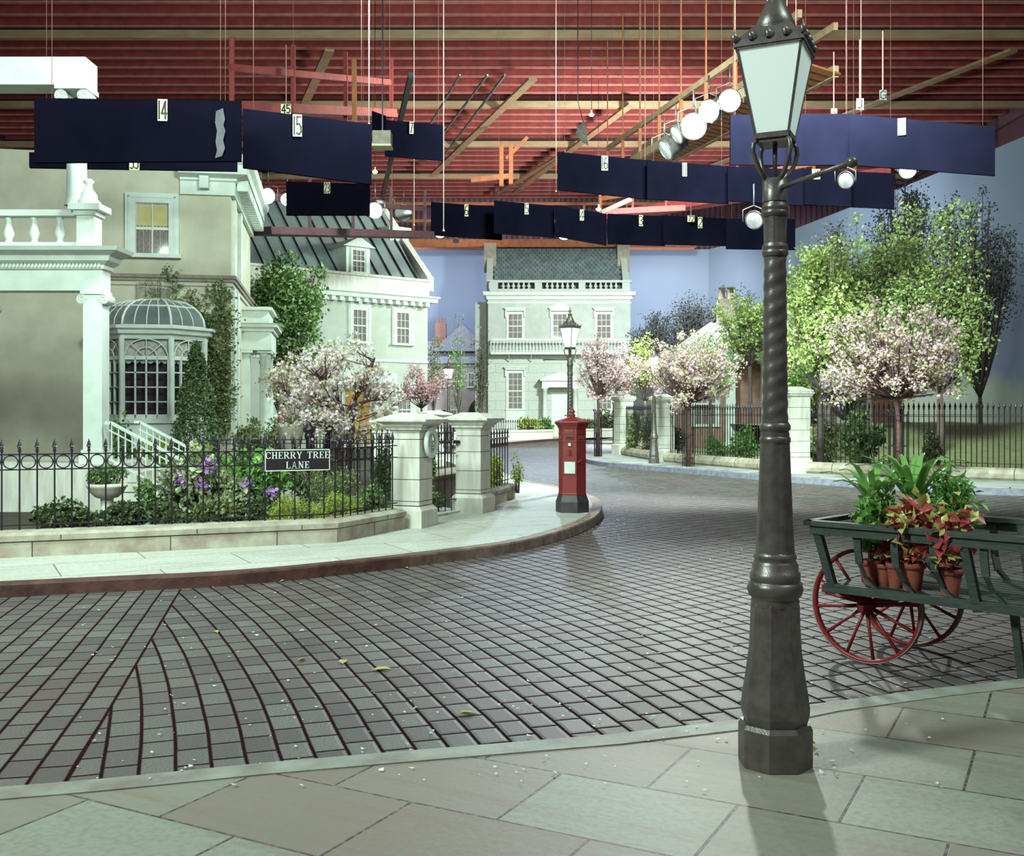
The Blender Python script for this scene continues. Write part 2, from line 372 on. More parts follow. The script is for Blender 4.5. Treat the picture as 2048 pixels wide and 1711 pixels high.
# ------------------------------------------------------------------ scatter (leaves, petals)
def rot_mats(N, up=0.0):
    q = RNG.normal(size=(N, 4))
    if up: q[:, 1:3] *= (1-up)
    q /= np.linalg.norm(q, axis=1, keepdims=True); w_, x, y, z = q.T
    R = np.empty((N, 3, 3))
    R[:, 0, 0] = 1-2*(y*y+z*z); R[:, 0, 1] = 2*(x*y-z*w_); R[:, 0, 2] = 2*(x*z+y*w_)
    R[:, 1, 0] = 2*(x*y+z*w_); R[:, 1, 1] = 1-2*(x*x+z*z); R[:, 1, 2] = 2*(y*z-x*w_)
    R[:, 2, 0] = 2*(x*z-y*w_); R[:, 2, 1] = 2*(y*z+x*w_); R[:, 2, 2] = 1-2*(x*x+y*y)
    return R
LEAF = (np.array([(0, 0, 0), (.5, .32, .10), (1, 0, -.12), (.5, 0, -.03), (.5, -.32, .10)], float), [(0, 3, 2, 1), (0, 4, 2, 3)])
NEEDLE = (np.array([(0, 0, 0), (.5, .11, .03), (1, 0, -.1), (.5, -.11, .03)], float), [(0, 1, 2, 3)])
def _bl():
    v = []; f = []
    for k in range(5):
        a = 2*PI*k/5; c = lambda r, d, z: (r*cos(a+d), r*sin(a+d), z)
        n = len(v); v += [(0, 0, 0), c(.62, -.5, .22), c(1, 0, .30), c(.62, .5, .22)]; f.append((n, n+1, n+2, n+3))
    return np.array(v, float)*.5, f
BLOOM = _bl()
PETAL = (np.array([(0, 0, 0.1), (.5, .35, 0), (1, 0, .12), (.5, -.35, 0)], float), [(0, 1, 2, 3)])
def scatter(name, pts, size, mat, parent=None, tpl=LEAF, up=0.0, jitter=.35, R=None):
    pts = np.asarray(pts, float).reshape(-1, 3); N = len(pts)
    tv, tf = tpl; k = len(tv)
    if R is None: R = rot_mats(N, up)
    sc = size*(1+jitter*(RNG.random(N)*2-1))
    v = np.einsum('nij,kj->nki', R, tv)*sc[:, None, None]+pts[:, None, :]
    f = np.array(tf)[None]+(np.arange(N)*k)[:, None, None]
    v = v.reshape(-1, 3); f = f.reshape(-1, 4)
    me = bpy.data.meshes.new(name); me.vertices.add(len(v)); me.vertices.foreach_set('co', v.ravel())
    me.loops.add(f.size); me.loops.foreach_set('vertex_index', f.ravel().astype(np.int32))
    me.polygons.add(len(f)); me.polygons.foreach_set('loop_start', np.arange(0, f.size, 4, dtype=np.int32))
    me.polygons.foreach_set('loop_total', np.full(len(f), 4, dtype=np.int32)); me.update(calc_edges=True); me.materials.append(mat)
    o = bpy.data.objects.new(name, me); COL.objects.link(o)
    if parent: o.parent = parent
    return o
def blob(n, c, r, shell=.5, lumps=9, lr=.45, zmin=None, seed=None):
    """points in a lumpy ellipsoid: lumps spread in it, leaves on the lumps' skins"""
    c = np.array(c, float); r = np.array(r, float)
    L = RNG.normal(size=(lumps, 3)); L /= np.linalg.norm(L, axis=1, keepdims=True)
    L *= (RNG.random((lumps, 1))**.4)*(1-lr*.8)
    idx = RNG.integers(0, lumps, n)
    d = RNG.normal(size=(n, 3)); d /= np.linalg.norm(d, axis=1, keepdims=True)
    rad = lr*(shell+(1-shell)*RNG.random((n, 1)))*(.75+.5*RNG.random((lumps, 1)))[idx]
    p = (L[idx]+d*rad)*r+c
    if zmin is not None: p = p[p[:, 2] > zmin]
    return p
def shrub(name, label, x, y, rx, ry, h, n, size, mat, z0=PZ, group=None, tpl=LEAF, cat='shrub', lumps=14, lr=.42, flowers=None, stems=True, up=0):
    t = thing(name, label, cat, (x, y, z0), 0, group)
    p = blob(n, (0, 0, h*.52), (rx, ry, h*.5), .55, lumps, lr, .02)
    scatter('foliage', p, size, mat, t, tpl, up)
    if stems:
        mb = MB()
        for k in range(6):
            a = random.random()*2*PI
            mb.tube([(0.03*cos(a), .03*sin(a), 0), (.3*rx*cos(a), .3*ry*sin(a), h*.35), (.6*rx*cos(a), .6*ry*sin(a), h*.75)], [.014, .010, .005], 5)
        mb.build('stem', M['bark2'], t)
    if flowers:
        mat2, cnt, fs, per, spread = flowers
        q = []
        cs = p[p[:, 1] < 0] if len(p[p[:, 1] < 0]) > cnt else p
        cs = cs[RNG.choice(len(cs), cnt, replace=False)]
        for c in cs:
            fb = scatter('flower_head', RNG.normal(size=(per, 3))*spread+c+np.array((0, -.05, .02)), fs, mat2, t, BLOOM)
    return t
def bez(p0, p1, p2, n=6):
    p0, p1, p2 = map(Vector, (p0, p1, p2))
    return [p0*(1-t)**2+p1*2*t*(1-t)+p2*t*t for t in [i/n for i in range(n+1)]]
def tree(name, label, base_xy, fork_z, crown_c, crown_r, nbranch, per, spread, mats, sizes, tr=.05, group=None, cat='tree', bark=None, trunk_pts=None, tpl=(BLOOM, LEAF), leaf_share=.4, lean=0, twig=.004, z0=PZ, hollow=.15, twigs=2):
    bark = bark or M['bark']
    x, y = base_xy; t = thing(name, label, cat, (x, y, z0), 0, group)
    c = Vector(crown_c)-Vector((x, y, z0)); r = crown_r
    trunks = trunk_pts or [[(0, 0, 0), (.02, 0, fork_z*.5), (lean, 0, fork_z)]]
    tops = []; tm = MB()
    for tp in trunks:
        n = len(tp); tm.tube(tp, [tr*(1-(.88 if trunk_pts else .35)*i/(n-1)) for i in range(n)], 8); tops.append(Vector(tp[-1]))
    allp = tops+([Vector(a_).lerp(Vector(b_), i_/9) for tp in trunks for a_, b_ in zip(tp[1:], tp[2:]) for i_ in range(9)] if trunk_pts else []); tm.build('trunk', bark, t)
    bm = MB(); pts = []
    for k in range(nbranch):
        d = Vector(RNG.normal(size=3)); d.normalize()
        rr = (hollow+(1-hollow)*random.random()**.6)*random.uniform(.72, 1.22)
        e = Vector((c.x+d.x*r[0]*rr, c.y+d.y*r[1]*rr, c.z+d.z*r[2]*rr))
        cand = [q for q in allp if q.z < e.z-.12*abs(r[2])] or tops; top = random.choice(sorted(cand, key=lambda q: (q-e).length)[:(12 if trunk_pts else 1)])
        mid = top.lerp(e, .45)+Vector((0, 0, -.12*(e-top).length if e.z > top.z else .1))
        mid = Vector((top.x+(e.x-top.x)*.62, top.y+(e.y-top.y)*.62, top.z+(e.z-top.z)*.36))
        path = bez(top, mid, e, 5); L = (e-top).length
        bm.tube(path, [tr*(.20 if trunk_pts else .36)*(1-i/5.6)+twig*.5 for i in range(6)], 5)
        for j in range(twigs):
            s = path[3].lerp(path[5], random.random()); q = s+Vector(RNG.normal(size=3))*spread*1.2
            bm.tube([s, s.lerp(q, .5)+Vector((0, 0, .02)), q], [twig, twig*.8, twig*.5], 4); pts.append(s.lerp(q, .8))
        pts += [path[5], path[4].lerp(path[5], random.random())]
    bm.build('branches', bark, t)
    P = np.array([tuple(p) for p in pts])
    idx = RNG.integers(0, len(P), per); pos = P[idx]+RNG.normal(size=(per, 3))*spread*.55
    if mats[0] is not None:
        nl = int(per*leaf_share); scatter('blossom', pos[nl:], sizes[0], mats[0], t, tpl[0])
        scatter('foliage', pos[:nl], sizes[1], mats[1], t, tpl[1])
    else:
        scatter('foliage', pos, sizes[1], mats[1], t, tpl[1])
    return t
def text(s, size, depth=.002, M4=None):
    cu = bpy.data.curves.new('txt', 'FONT'); cu.body = s; cu.size = size; cu.extrude = depth; cu.align_x = 'CENTER'; cu.align_y = 'CENTER'
    o = bpy.data.objects.new('txt', cu); COL.objects.link(o); bpy.context.view_layer.update()
    me = bpy.data.meshes.new_from_object(o.evaluated_get(bpy.context.evaluated_depsgraph_get()))
    bpy.data.objects.remove(o); bpy.data.curves.remove(cu)
    me.transform((M4 or Matrix.Identity(4)) @ RX(PI/2)); return me
def text_obj(name, s, size, mat, parent, M4=None, depth=.002, sx=1.0):
    me = text(s, size, depth, (M4 or Matrix.Identity(4)) @ Matrix.Diagonal((sx, 1, 1, 1))); me.materials.clear(); me.materials.append(mat); me.name = name
    o = bpy.data.objects.new(name, me); COL.objects.link(o); o.parent = parent; return o

# ================================================================== THE SETTING
o = MB().box(-32, 34, .5, 84, -.3, 0).build('road', M['sett']); struct(o)
def smooth_line(P, it=2):
    for _ in range(it):
        Q = [P[0]]
        for a, b in zip(P, P[1:]):
            Q += [(a[0]*.75+b[0]*.25, a[1]*.75+b[1]*.25), (a[0]*.25+b[0]*.75, a[1]*.25+b[1]*.75)]
        P = Q+[P[-1]]
    return P
def gl(pts, z=PZ): return [G(a, b, z) for a, b in pts]
LK = smooth_line([(-9.0, 8.6)]+gl([(184, 1158), (473, 1146), (738, 1120), (890, 1102), (1034, 1084), (1131, 1058), (1172, 1042), (1196, 1029), (1205, 1010), (1194, 994), (1170, 986), (1117, 971), (1040, 959), (985, 935), (950, 912), (905, 896)])+[(-5, 52)])
o = MB().prism(LK+[(-30, 52), (-30, 8.6)], -.05, PZ).build('pavement_left', M['flag']); struct(o)
def kerb(name, line, mat, w=.05, z1=PZ+.004, side=1, h=.004):
    """facing strip of kerb stones with joints every 0.9 m"""
    mb = MB(); mb.sweep([(-.16, 0), (w*.3, 0), (w*.3, z1-.02), (w*.1, z1), (-.16, z1)], line if side > 0 else line[::-1]); return struct(mb.build(name, mat))
def kerbmat():  # face tone mostly painted shade with some staining, tan farther off
    m, b, n = base('stained_shaded_kerb', (.1, .05, .04), .65)
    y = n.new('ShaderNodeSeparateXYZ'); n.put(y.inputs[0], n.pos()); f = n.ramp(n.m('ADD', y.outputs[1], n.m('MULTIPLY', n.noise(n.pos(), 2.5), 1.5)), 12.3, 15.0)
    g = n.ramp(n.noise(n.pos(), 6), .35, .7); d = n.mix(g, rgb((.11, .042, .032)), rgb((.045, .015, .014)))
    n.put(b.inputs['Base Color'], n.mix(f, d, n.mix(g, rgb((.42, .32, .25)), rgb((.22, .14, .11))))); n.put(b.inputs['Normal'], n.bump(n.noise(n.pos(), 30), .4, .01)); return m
kerb('kerb_left', LK[:-6], kerbmat())
# near pavement
NK = [(-4.2, 4.05), (-3.2, 4.35), (-1.84, 4.70)]+gl([(540, 1526), (850, 1500), (1220, 1470), (1480, 1440), (1640, 1408), (1866, 1378)])+[(3.2, 6.48), (5.0, 7.1), (9, 8)]
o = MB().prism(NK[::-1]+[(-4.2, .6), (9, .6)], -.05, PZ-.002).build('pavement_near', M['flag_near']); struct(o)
mb = MB(); mb.sweep([(0, PZ+.004), (-.02, PZ), (-.02, -.02), (.15, -.02), (.15, PZ+.004)], NK); struct(mb.build('kerb_near', pm('near_kerb_stone', (.27, .28, .245), (.18, .15, .13), 5, .6, bump=.3)))
# far right pavement
RK = smooth_line([(8.2, 72)]+gl([(1240, 874), (1194, 881.5), (1176, 890), (1167, 903), (1172, 914), (1210, 923), (1269, 928), (1362, 935), (1463, 943), (1584, 953), (1753, 964), (1864, 972.5)])+[(14.5, 20.6), (22, 18.5)])
o = MB().prism(RK+[(30, 19), (30, 72)], -.05, PZ).build('pavement_right', pm('grey_pavement', (.40, .40, .37), (.26, .24, .23), 1.2, .7, bump=.2)); struct(o)
mb = MB(); mb.sweep([(-.28, -.02), (.02, -.02), (.02, PZ-.02), (0, PZ+.006), (-.28, PZ+.006)], RK[::-1]); struct(mb.build('kerb_right', M['kerb_blue']))
# joints between the granite kerb stones
mb = MB(); acc = 0; nxt = .8
for a, b in zip(RK, RK[1:]):
    a = Vector(a); b = Vector(b); L = (b-a).length
    while acc+L > nxt:
        p = a.lerp(b, (nxt-acc)/L); d = (b-a).normalized(); nr = Vector((d.y, -d.x))*-1
        mb.bar((*(p-nr*.02+(-nr)*.012*0), PZ+.008), (*(p+nr*.29), PZ+.008), .03, .004)
        mb.bar((p.x-nr.x*.026, p.y-nr.y*.026, 0), (p.x-nr.x*.026, p.y-nr.y*.026, PZ), .03, .012)
        nxt += random.uniform(.5, 1.5)
    acc += L
struct(mb.build('kerb_joints', M['ink']))
# back block pavement
BK = smooth_line([(-5.5, 53.5)]+[G(940, 897, 0), G(1040, 887, 0), G(1117, 880.5, 0), G(1226, 876.5, 0)]+[(14, 72.5)], 1)
o = MB().prism(BK+[(14, 79.5), (-30, 79.5), (-30, 53.5)], -.05, PZ).build('pavement_back', M['flag']); struct(o)
kerb('kerb_back', BK, M['kerb'])
# garden earth left, lawn right
GL = [(-9, 10.75), (-7.2, 11.3), (-4.85, 12.25), (-2.28, 13.33), (-1.62, 14.9), (-.95, 17.15), (-.2, 20.0), (-.4, 24), (-1.9, 33), (-3.4, 40), (-6, 48)]
o = MB().prism(GL+[(-30, 48), (-30, 10.75)], 0, PZ+.03).build('garden_ground', M['soil']); struct(o)
o = MB().prism([(-1.5, 15.6), (-.8, 17.2), (-4.5, 22), (-5.3, 20.8)], .0, PZ+.036).build('garden_path', M['flag']); struct(o)
o = MB().prism([(4.4, 40.6), (5.2, 35), (7.9, 28.4), (10.6, 25.9), (30, 20), (30, 71), (7, 71)], 0, PZ+.05).build('park_lawn', M['grass']); struct(o)
mb = MB(); nx, ny = 30, 24      # grassy bank rising behind the right-hand fence
vs = [(9.3+i*.55, 26.6+j*1.1, PZ+.02+1.1*max(0, min(1, (j*1.1-1.0)/11))**1.3+.05*sin(i*1.3)*cos(j*.9)) for j in range(ny) for i in range(nx)]
mb.add(vs, [(j*nx+i, j*nx+i+1, (j+1)*nx+i+1, (j+1)*nx+i) for j in range(ny-1) for i in range(nx-1)], True); struct(mb.build('grass_bank', M['grass']))
# painted sky backdrop, stage wall, ceiling
mb = MB(); mb.sweep([(0, -.02), (.08, -.02), (.08, 14.1), (0, 14.1)], [(-32, 80), (15, 80), (19.2, 71), (22, 55), (24.5, 36), (26, 20)]); struct(mb.build('wall_backdrop', M['canvas']))
struct(MB().box(-34, 34, 82.5, 82.8, 0, 19).build('wall_back', M['corr']))
struct(MB().box(28, 28.3, 10, 82.5, 0, 19).build('wall_right', M['corr']))
struct(MB().box(-32.3, -32, 10, 82.5, 0, 19).build('wall_left', M['corr']))
struct(MB().box(-34, 34, 24, 84, 19.6, 19.8).build('ceiling', M['deck']))
raf = None; y = 36.0
while y < 82:
    if raf is None: raf = struct(MB().box(-31, 27.5, -.07, .07, 18.45, 19.55).build('ceiling_rafter', M['timber'])); strip = MB().box(-31, 27.5, -.09, .09, 18.38, 18.448).build('lower_edge', M['pinkw'], raf); raf.location.y = y
    else: c = copy_tree(raf); c.location.y = y
    y += 1.35
for k, y in enumerate((45, 55.3, 63.5, 72.2)):
    struct(MB().box(-31, 27.5, y-.05, y+.25, 17.75, 18.1).build('ceiling_beam', M['tan']))
    struct(MB().box(-31, 27.5, y+.3, y+1.5, 18.2, 18.3).build('ceiling_gap_board', M['ink']))
for (a, b) in (((-5.2, 70, 17.6), (1.0, 50, 17.6)), ((.2, 76, 17.6), (6.2, 54, 17.6)), ((-1.2, 78, 17.9), (3.4, 64, 17.6)), ((5.8, 72, 17.6), (13.2, 52, 17.6)), ((-16, 70, 17.6), (-8, 46, 17.6)), ((12, 70, 17.6), (22, 46, 17.6))):
    struct(MB().bar(a, b, .42, .12).build('ceiling_brace', M['tan']))
# far catwalk along the back wall above the backdrop
t = thing('catwalk', 'orange timber lighting catwalk running along the back wall above the blue backdrop', 'catwalk', (0, 74.5, 0))
mb = MB(); mb.box(-30, 13, -.5, .9, 13.35, 13.9); mb.build('deck', M['orangew'], t)
mb = MB()
for x in range(-28, 14, 3): MB().box(x, x+.16, -.5, -.35, 13.9, 16.4).build('post', M['orangew'], t)
mb = MB(); mb.bar((-30, -.45, 15.2), (13, -.45, 15.2), .12, .2); mb.bar((-30, -.45, 16.4), (13, -.45, 16.4), .12, .2); mb.build('rails', M['orangew'], t)
t = thing('catwalk', 'red timber lighting catwalk sloping down above the right-hand trees', 'catwalk', (0, 0, 0))
mb = MB(); A, B = Vector((5.5, 66, 13.9)), Vector((20.5, 56.5, 14.6)); mb.bar(A, B, 1.1, .5); mb.build('deck', M['timber'], t)
mb = MB(); mb.bar(A+Vector((0, -.6, 1.1)), B+Vector((0, -.6, 1.1)), .12, .28)
for k in range(9): p = A.lerp(B, k/8)+Vector((0, -.6, 0)); mb.bar(p, p+Vector((0, 0, 1.7)), .15)
mb.build('rails', M['orangew'], t)
t = thing('catwalk', 'long diagonal timber catwalk carrying the big studio lamps, upper right', 'catwalk', (0, 0, 0))
A, B = V(1215, 352, 46), V(1600, 120, 27); off = Vector((1.2, .9, 0))
mb = MB(); mb.bar(A, B, .16, .30); mb.bar(A+off, B+off, .16, .30); mb.bar(A+Vector((0, 0, 1.2)), B+Vector((0, 0, 1.2)), .12, .2); mb.bar(A+off+Vector((0, 0, 1.2)), B+off+Vector((0, 0, 1.2)), .12, .2); mb.build('rails', M['tan'], t)
mb = MB(); n = 40
for k in range(n): p = A.lerp(B, k/(n-1)); mb.bar(p+Vector((0, 0, -.1)), p+off+Vector((0, 0, -.1)), .30, .05)
mb.build('deck', M['orangew'], t); mb = MB()
for k in range(0, n, 5):
    p = A.lerp(B, k/(n-1)); MB().bar(p, p+Vector((0, 0, 1.3)), .12).build('post', M['orangew'], t); MB().bar(p+off, p+off+Vector((0, 0, 1.3)), .12).build('post', M['orangew'], t); MB().bar(p+Vector((0, 0, 1.2)), p+Vector((0, 0, 6.4)), .05).build('hanger', M['orangew'], t)
t = thing('catwalk', 'red timber catwalk over the metal-roofed house, upper left', 'catwalk', (0, 0, 0))
A, B = V(520, 462, 34), V(850, 470, 44); mb = MB(); mb.bar(A, B, .9, .25); mb.build('deck', M['corr2'], t)
mb = MB(); mb.bar(A+Vector((0, 0, 1.1)), B+Vector((0, 0, 1.1)), .1, .18)
for k in range(5): p = A.lerp(B, k/4); mb.bar(p, p+Vector((0, 0, 1.9)), .10)
mb.build('rails', M['corr2'], t)
t = thing('catwalk', 'red timber lighting gantry above the topmost left boards', 'catwalk', (0, 0, 0))
A, B = V(460, 214, 24), V(780, 228, 30); mb = MB(); mb.bar(A, B, .5, .22); mb.bar(A+Vector((0, 0, .9)), B+Vector((0, 0, .9)), .1, .16); mb.build('deck', M['timber'], t)
mb = MB()
for k in range(4): p = A.lerp(B, k/3+.01); MB().bar(p-Vector((0, 0, .3)), p+Vector((0, 0, 1.6)), .10).build('post', M['timber'], t)

# ================================================================== HOUSES
def sash(par, Mx, w, h, nx, nz, trim=.14, depth=.07, blind='lace', sill=True, hood=None, curtain=True, lower=None):
    """Mx: bottom centre of the opening on the wall, facing -y"""
    mb = MB(Mx)
    for x0, x1, z0, z1 in ((-w/2-trim, -w/2, -.0, h+trim), (w/2, w/2+trim, 0, h+trim), (-w/2, w/2, h, h+trim)): mb.box(x0, x1, -depth, 0.02, z0, z1)
    mb.box(-w/2-trim*.72, -w/2-trim*.5, -depth-.02, -depth, 0, h+trim*.7); mb.box(w/2+trim*.5, w/2+trim*.72, -depth-.02, -depth, 0, h+trim*.7); mb.box(-w/2-trim*.72, w/2+trim*.72, -depth-.02, -depth, h+trim*.5, h+trim*.72)
    if sill: mb.box(-w/2-trim*1.2, w/2+trim*1.2, -depth-.07, .02, -.10, 0)
    if lower: mb.box(-w/2-trim, w/2+trim, -depth, .02, -lower, -.10); mb.box(-w/2, w/2, -depth-.025, -depth, -lower+.12, -.22)
    if hood:
        zz = h+trim; W = w/2+trim
        for z0, z1, e in ((zz+.05, zz+.14, .04), (zz+.14, zz+.22, .10), (zz+.22, zz+.27, .16)): mb.box(-W-e, W+e, -depth-e-.08, .02, z0, z1)
        for sx in (-1, 1): mb.box(sx*W-.05+sx*.03, sx*W+.05+sx*.03, -depth-.12, .02, zz-.38, zz+.06)
        if hood == 'ped':
            zz += .27; E = W+.16; mb.add([(-E, -depth-.24, zz), (E, -depth-.24, zz), (0, -depth-.24, zz+.36), (-E, 0, zz), (E, 0, zz), (0, 0, zz+.36)], [(0, 1, 2), (3, 5, 4), (0, 2, 5, 3), (1, 4, 5, 2), (0, 3, 4, 1)])
            mb.box(-.35, .35, -depth-.26, -depth-.24, zz+.03, zz+.08)
    f = mb.build('window', M['white'], par)
    mb = MB(Mx); bt = min(.025, w*.03)
    for i in range(nx+1): x = -w/2+w*i/nx; mb.box(x-bt*.6, x+bt*.6, -.045, -.015, 0, h)
    for i in range(nz+1): z = h*i/nz; b = bt*(1.5 if i == nz//2 else .6); mb.box(-w/2, w/2, -.048, -.015, z-b, z+b)
    mb.build('sash', M['white'], f)
    MB(Mx).box(-w/2, w/2, -.022, -.018, 0, h).build('pane', M['glass'], f)
    MB(Mx).box(-w/2, w/2, .004, .012, 0, h).build('backing', M['dark'], f)
    if curtain:
        mb = MB(Mx); n = 26; hh = h if curtain is True else h*curtain
        xs = [-w/2+w*i/n for i in range(n+1)]; vs = [(x, -.006+.008*sin(i*2.4), z) for z in (.01, hh) for i, x in enumerate(xs)]
        mb.add(vs, [(i, i+1, n+2+i, n+1+i) for i in range(n)], True); mb.build('curtain', M['curt'], f)
    return f
M['curt'] = pm('lace_curtain', (.26, .22, .20), (.12, .075, .08), 14, .9, bump=.2, stretch=(6, 1, 1))

def column(par, name, x, y, z0, z1, r, mat, taper=.86, n=20, sq=False):
    mb = MB()
    H = z1-z0
    prof = [(r*1.32, z0), (r*1.32, z0+r*.5), (r*1.18, z0+r*.55), (r*1.2, z0+r*.8), (r, z0+r), (r*.98, z0+H*.35), (r*taper, z1-r*1.1), (r*taper*1.12, z1-r*1.05), (r*taper*1.12, z1-r*.9), (r*taper, z1-r*.85), (r*1.1, z1-r*.5)]
    if sq: prof = [(a*1.25, b) for a, b in prof]
    mb.lathe(prof, 4 if sq else n, x, y, a0=PI/4 if sq else 0, smooth=not sq)
    mb.box(x-r*1.3, x+r*1.3, y-r*1.3, y+r*1.3, z1-r*.5, z1)
    return mb.build(name, mat, par)
def dentils(mb, x0, x1, y, z0, z1, d, w, step):
    x = x0
    while x < x1-w: mb.box(x, x+w, y-d, y, z0, z1); x += step

# ---- house with the round-topped bay window (left)
ang = math.atan2(.168, .986)
hA = thing('house', 'pale cream house with domed bay window and ivy, behind the front railings', 'house', (-6.96, 26, 0), ang)
W_, D_ = 9.0, 6.2
mb = MB(); mb.box(-W_, 0, 0, D_, 0, 8.05); mb.build('wall', M['stucco'], hA)
prof = [(0, 4.96), (.10, 4.96), (.10, 5.02), (.14, 5.04), (.14, 5.12), (0, 5.14)]
MB().sweep(prof, [(-W_, 0), (0, 0), (0, D_)]).build('string_course', M['brownstr'], hA)
MB().sweep([(0, 4.86), (.05, 4.86), (.05, 4.96), (0, 4.96)], [(-W_, 0), (0, 0), (0, D_)]).build('band', M['stucco'], hA)
mb = MB(); mb.sweep([(0, 7.1), (.10, 7.1), (.10, 7.42), (.16, 7.45), (.16, 7.5), (.42, 7.56), (.42, 7.78), (.52, 7.86), (.56, 8.02), (0, 8.02)], [(-1.2, 0), (0, 0), (0, D_)])
mb.build('cornice', M['white'], hA)
mb = MB(); x = .12
while x < D_: mb.box(.14, .40, x, x+.17, 7.26, 7.52); x += .34
mb.box(-.72, -.50, -.34, -.1, 7.22, 7.52); mb.build('dentils', M['white'], hA)
mb = MB(); mb.box(.0, .07, .35, .85, .2, 4.86); mb.box(0, .07, 1.25, 1.75, .2, 4.86); mb.box(0, .07, .35, .85, 5.14, 7.1); mb.box(0, .07, 2.1, 2.6, 5.14, 7.1); mb.build('pilaster', M['white'], hA)
sash(hA, T(-1.86, 0, 5.62), .78, 1.24, 2, 2, trim=.24, depth=.10, curtain=.56)
sash(hA, T(-6.3, 0, 5.62), .78, 1.24, 2, 2, trim=.24, depth=.10, curtain=.56)
sash(hA, T(-6.3, 0, 1.6), .9, 2.0, 3, 4, trim=.2, depth=.10)
# yellow roller blind behind the upper panes
MB(T(-1.86, 0, 5.62)).box(-.33, .33, -.004, .0, .56, 1.16).build('blind', pm('yellow_blind', (.60, .52, .22), (.5, .42, .18), 3, .8), hA)
# bay
bx = -1.78; P = [(bx-1.24, 0), (bx-1.22, -.62), (bx-.55, -1.34), (bx+.55, -1.34), (bx+1.22, -.62), (bx+1.24, 0)]
bay = MB(); bay.prism(P, 0, 1.55)
for i in range(1, 5): bay.lathe([(.075, 1.5), (.06, 1.62), (.055, 2.6), (.075, 3.5)], 10, P[i][0], P[i][1])
bayo = bay.build('bay_window', M['white'], hA)
MB().sweep([(0, 1.50), (.07, 1.50), (.07, 1.60), (.02, 1.62), (0, 1.62)], P).build('sill', M['white'], bayo)
MB().sweep([(0, 3.46), (.03, 3.46), (.05, 3.54), (.12, 3.58), (.14, 3.66), (.20, 3.70), (.20, 3.76), (0, 3.78)], P).build('cornice', M['white'], bayo)
MB().prism([(p[0], p[1]+.25) if i not in (0, 5) else p for i, p in enumerate(P)], 1.6, 3.5).build('interior', M['dark'], bayo)
for i in range(1, 4):
    a = Vector(P[i]); b = Vector(P[i+1]); L = (b-a).length; an = math.atan2(b.y-a.y, b.x-a.x); mid = (a+b)/2
    Mx = T(mid.x, mid.y, 0) @ RZ(an); mb = MB(Mx); h2 = L/2-.06
    for k in range(5): x = -h2+2*h2*k/4; mb.box(x-.018, x+.018, -.03, .03, 1.62, 3.02)
    for k in range(5): z = 1.66+(3.02-1.66)*k/4; mb.box(-h2, h2, -.03, .03, z-(.045 if k in (0, 4) else .014), z+(.045 if k in (0, 4) else .014))
    zc = 3.03; R1 = h2*.98; hh = 3.47-zc
    for rr in (1.0, .5):
        pts = [(R1*rr*cos(PI*j/14), -.02, zc+min(hh, R1*rr)*.98*sin(PI*j/14)*1.0) for j in range(15)]
        mb.tube(pts, .016, 5)
    for j in range(1, 4): q = PI*j/4; mb.tube([(0, -.02, zc), (R1*cos(q), -.02, zc+hh*sin(q))], .013, 5)
    fr = mb.build('window', M['white'], bayo)
    mb = MB(Mx); nb = 30; rows = []
    for zi in range(9):
        rows.append([(-h2+2*h2*k/nb, .05+.015*sin(zi*2.6+abs(sin(k*PI/7.5))*3), 2.94-.06*abs(sin(k*PI/5))+(3.5-2.9)*zi/8) for k in range(nb+1)])
    vs = [v for r in rows for v in r]; mb.add(vs, [(j*(nb+1)+k, j*(nb+1)+k+1, (j+1)*(nb+1)+k+1, (j+1)*(nb+1)+k) for j in range(8) for k in range(nb)], True)
    mb.build('festoon_blind', M['lace'], bayo)
    MB(Mx).box(-h2, h2, .02, .026, 1.66, 3.46).build('pane', M['glass'], bayo)
dm = MB(); n = 9; prof = [(1-.0, 0), (.975, .17), (.90, .32), (.79, .44), (.64, .54), (.47, .60), (.32, .62)]
rows = []
for s_, z in prof:
    rows.append([(bx+(p[0]-bx)*s_*1.0, p[1]*s_*.98, 3.78+z*1.10) for p in P])
vs = [v for r in rows for v in r]; k = len(P)
dm.add(vs, [(j*k+i, j*k+i+1, (j+1)*k+i+1, (j+1)*k+i) for j in range(len(prof)-1) for i in range(k-1)]); dm.add(rows[-1], [tuple(range(k))])
dm.build('dome_roof', M['leadgl'], bayo)
mb = MB()
for i in range(k): mb.tube([r[i] for r in rows], .030 if i in (1, 2, 3, 4) else .02, 6)
for i in range(1, k-2):
    m_ = 4 if i == 2 else 3
    for q in range(1, m_+0): mb.tube([tuple(np.array(r[i])*(1-q/m_)+np.array(r[i+1])*q/m_+np.array((0, -.01, 0))) for r in rows], .014, 5)
for j in (0, 3, 6): mb.tube([tuple(np.array(v)+np.array((0, -.012, 0))) for v in rows[j]], .02, 5)
mb.build('glazing_bars', M['white'], bayo)
mb = MB(); pr = [(v[0], v[1]) for v in rows[-1]]
for i in range(1, 4):
    for q in range(9):
        p = Vector(pr[i]).lerp(Vector(pr[i+1]), q/8); mb.bar((p.x, p.y, 4.42), (p.x, p.y, 4.86+(.10 if q % 4 == 0 else 0)), .012); mb.lathe([(.001, 4.80), (.022, 4.83), (.001, 4.93)], 6, p.x, p.y)
    for z in (4.50, 4.76): mb.bar((*pr[i], z), (*pr[i+1], z), .014)
mb.build('roof_cresting', M['wallstone'], bayo)
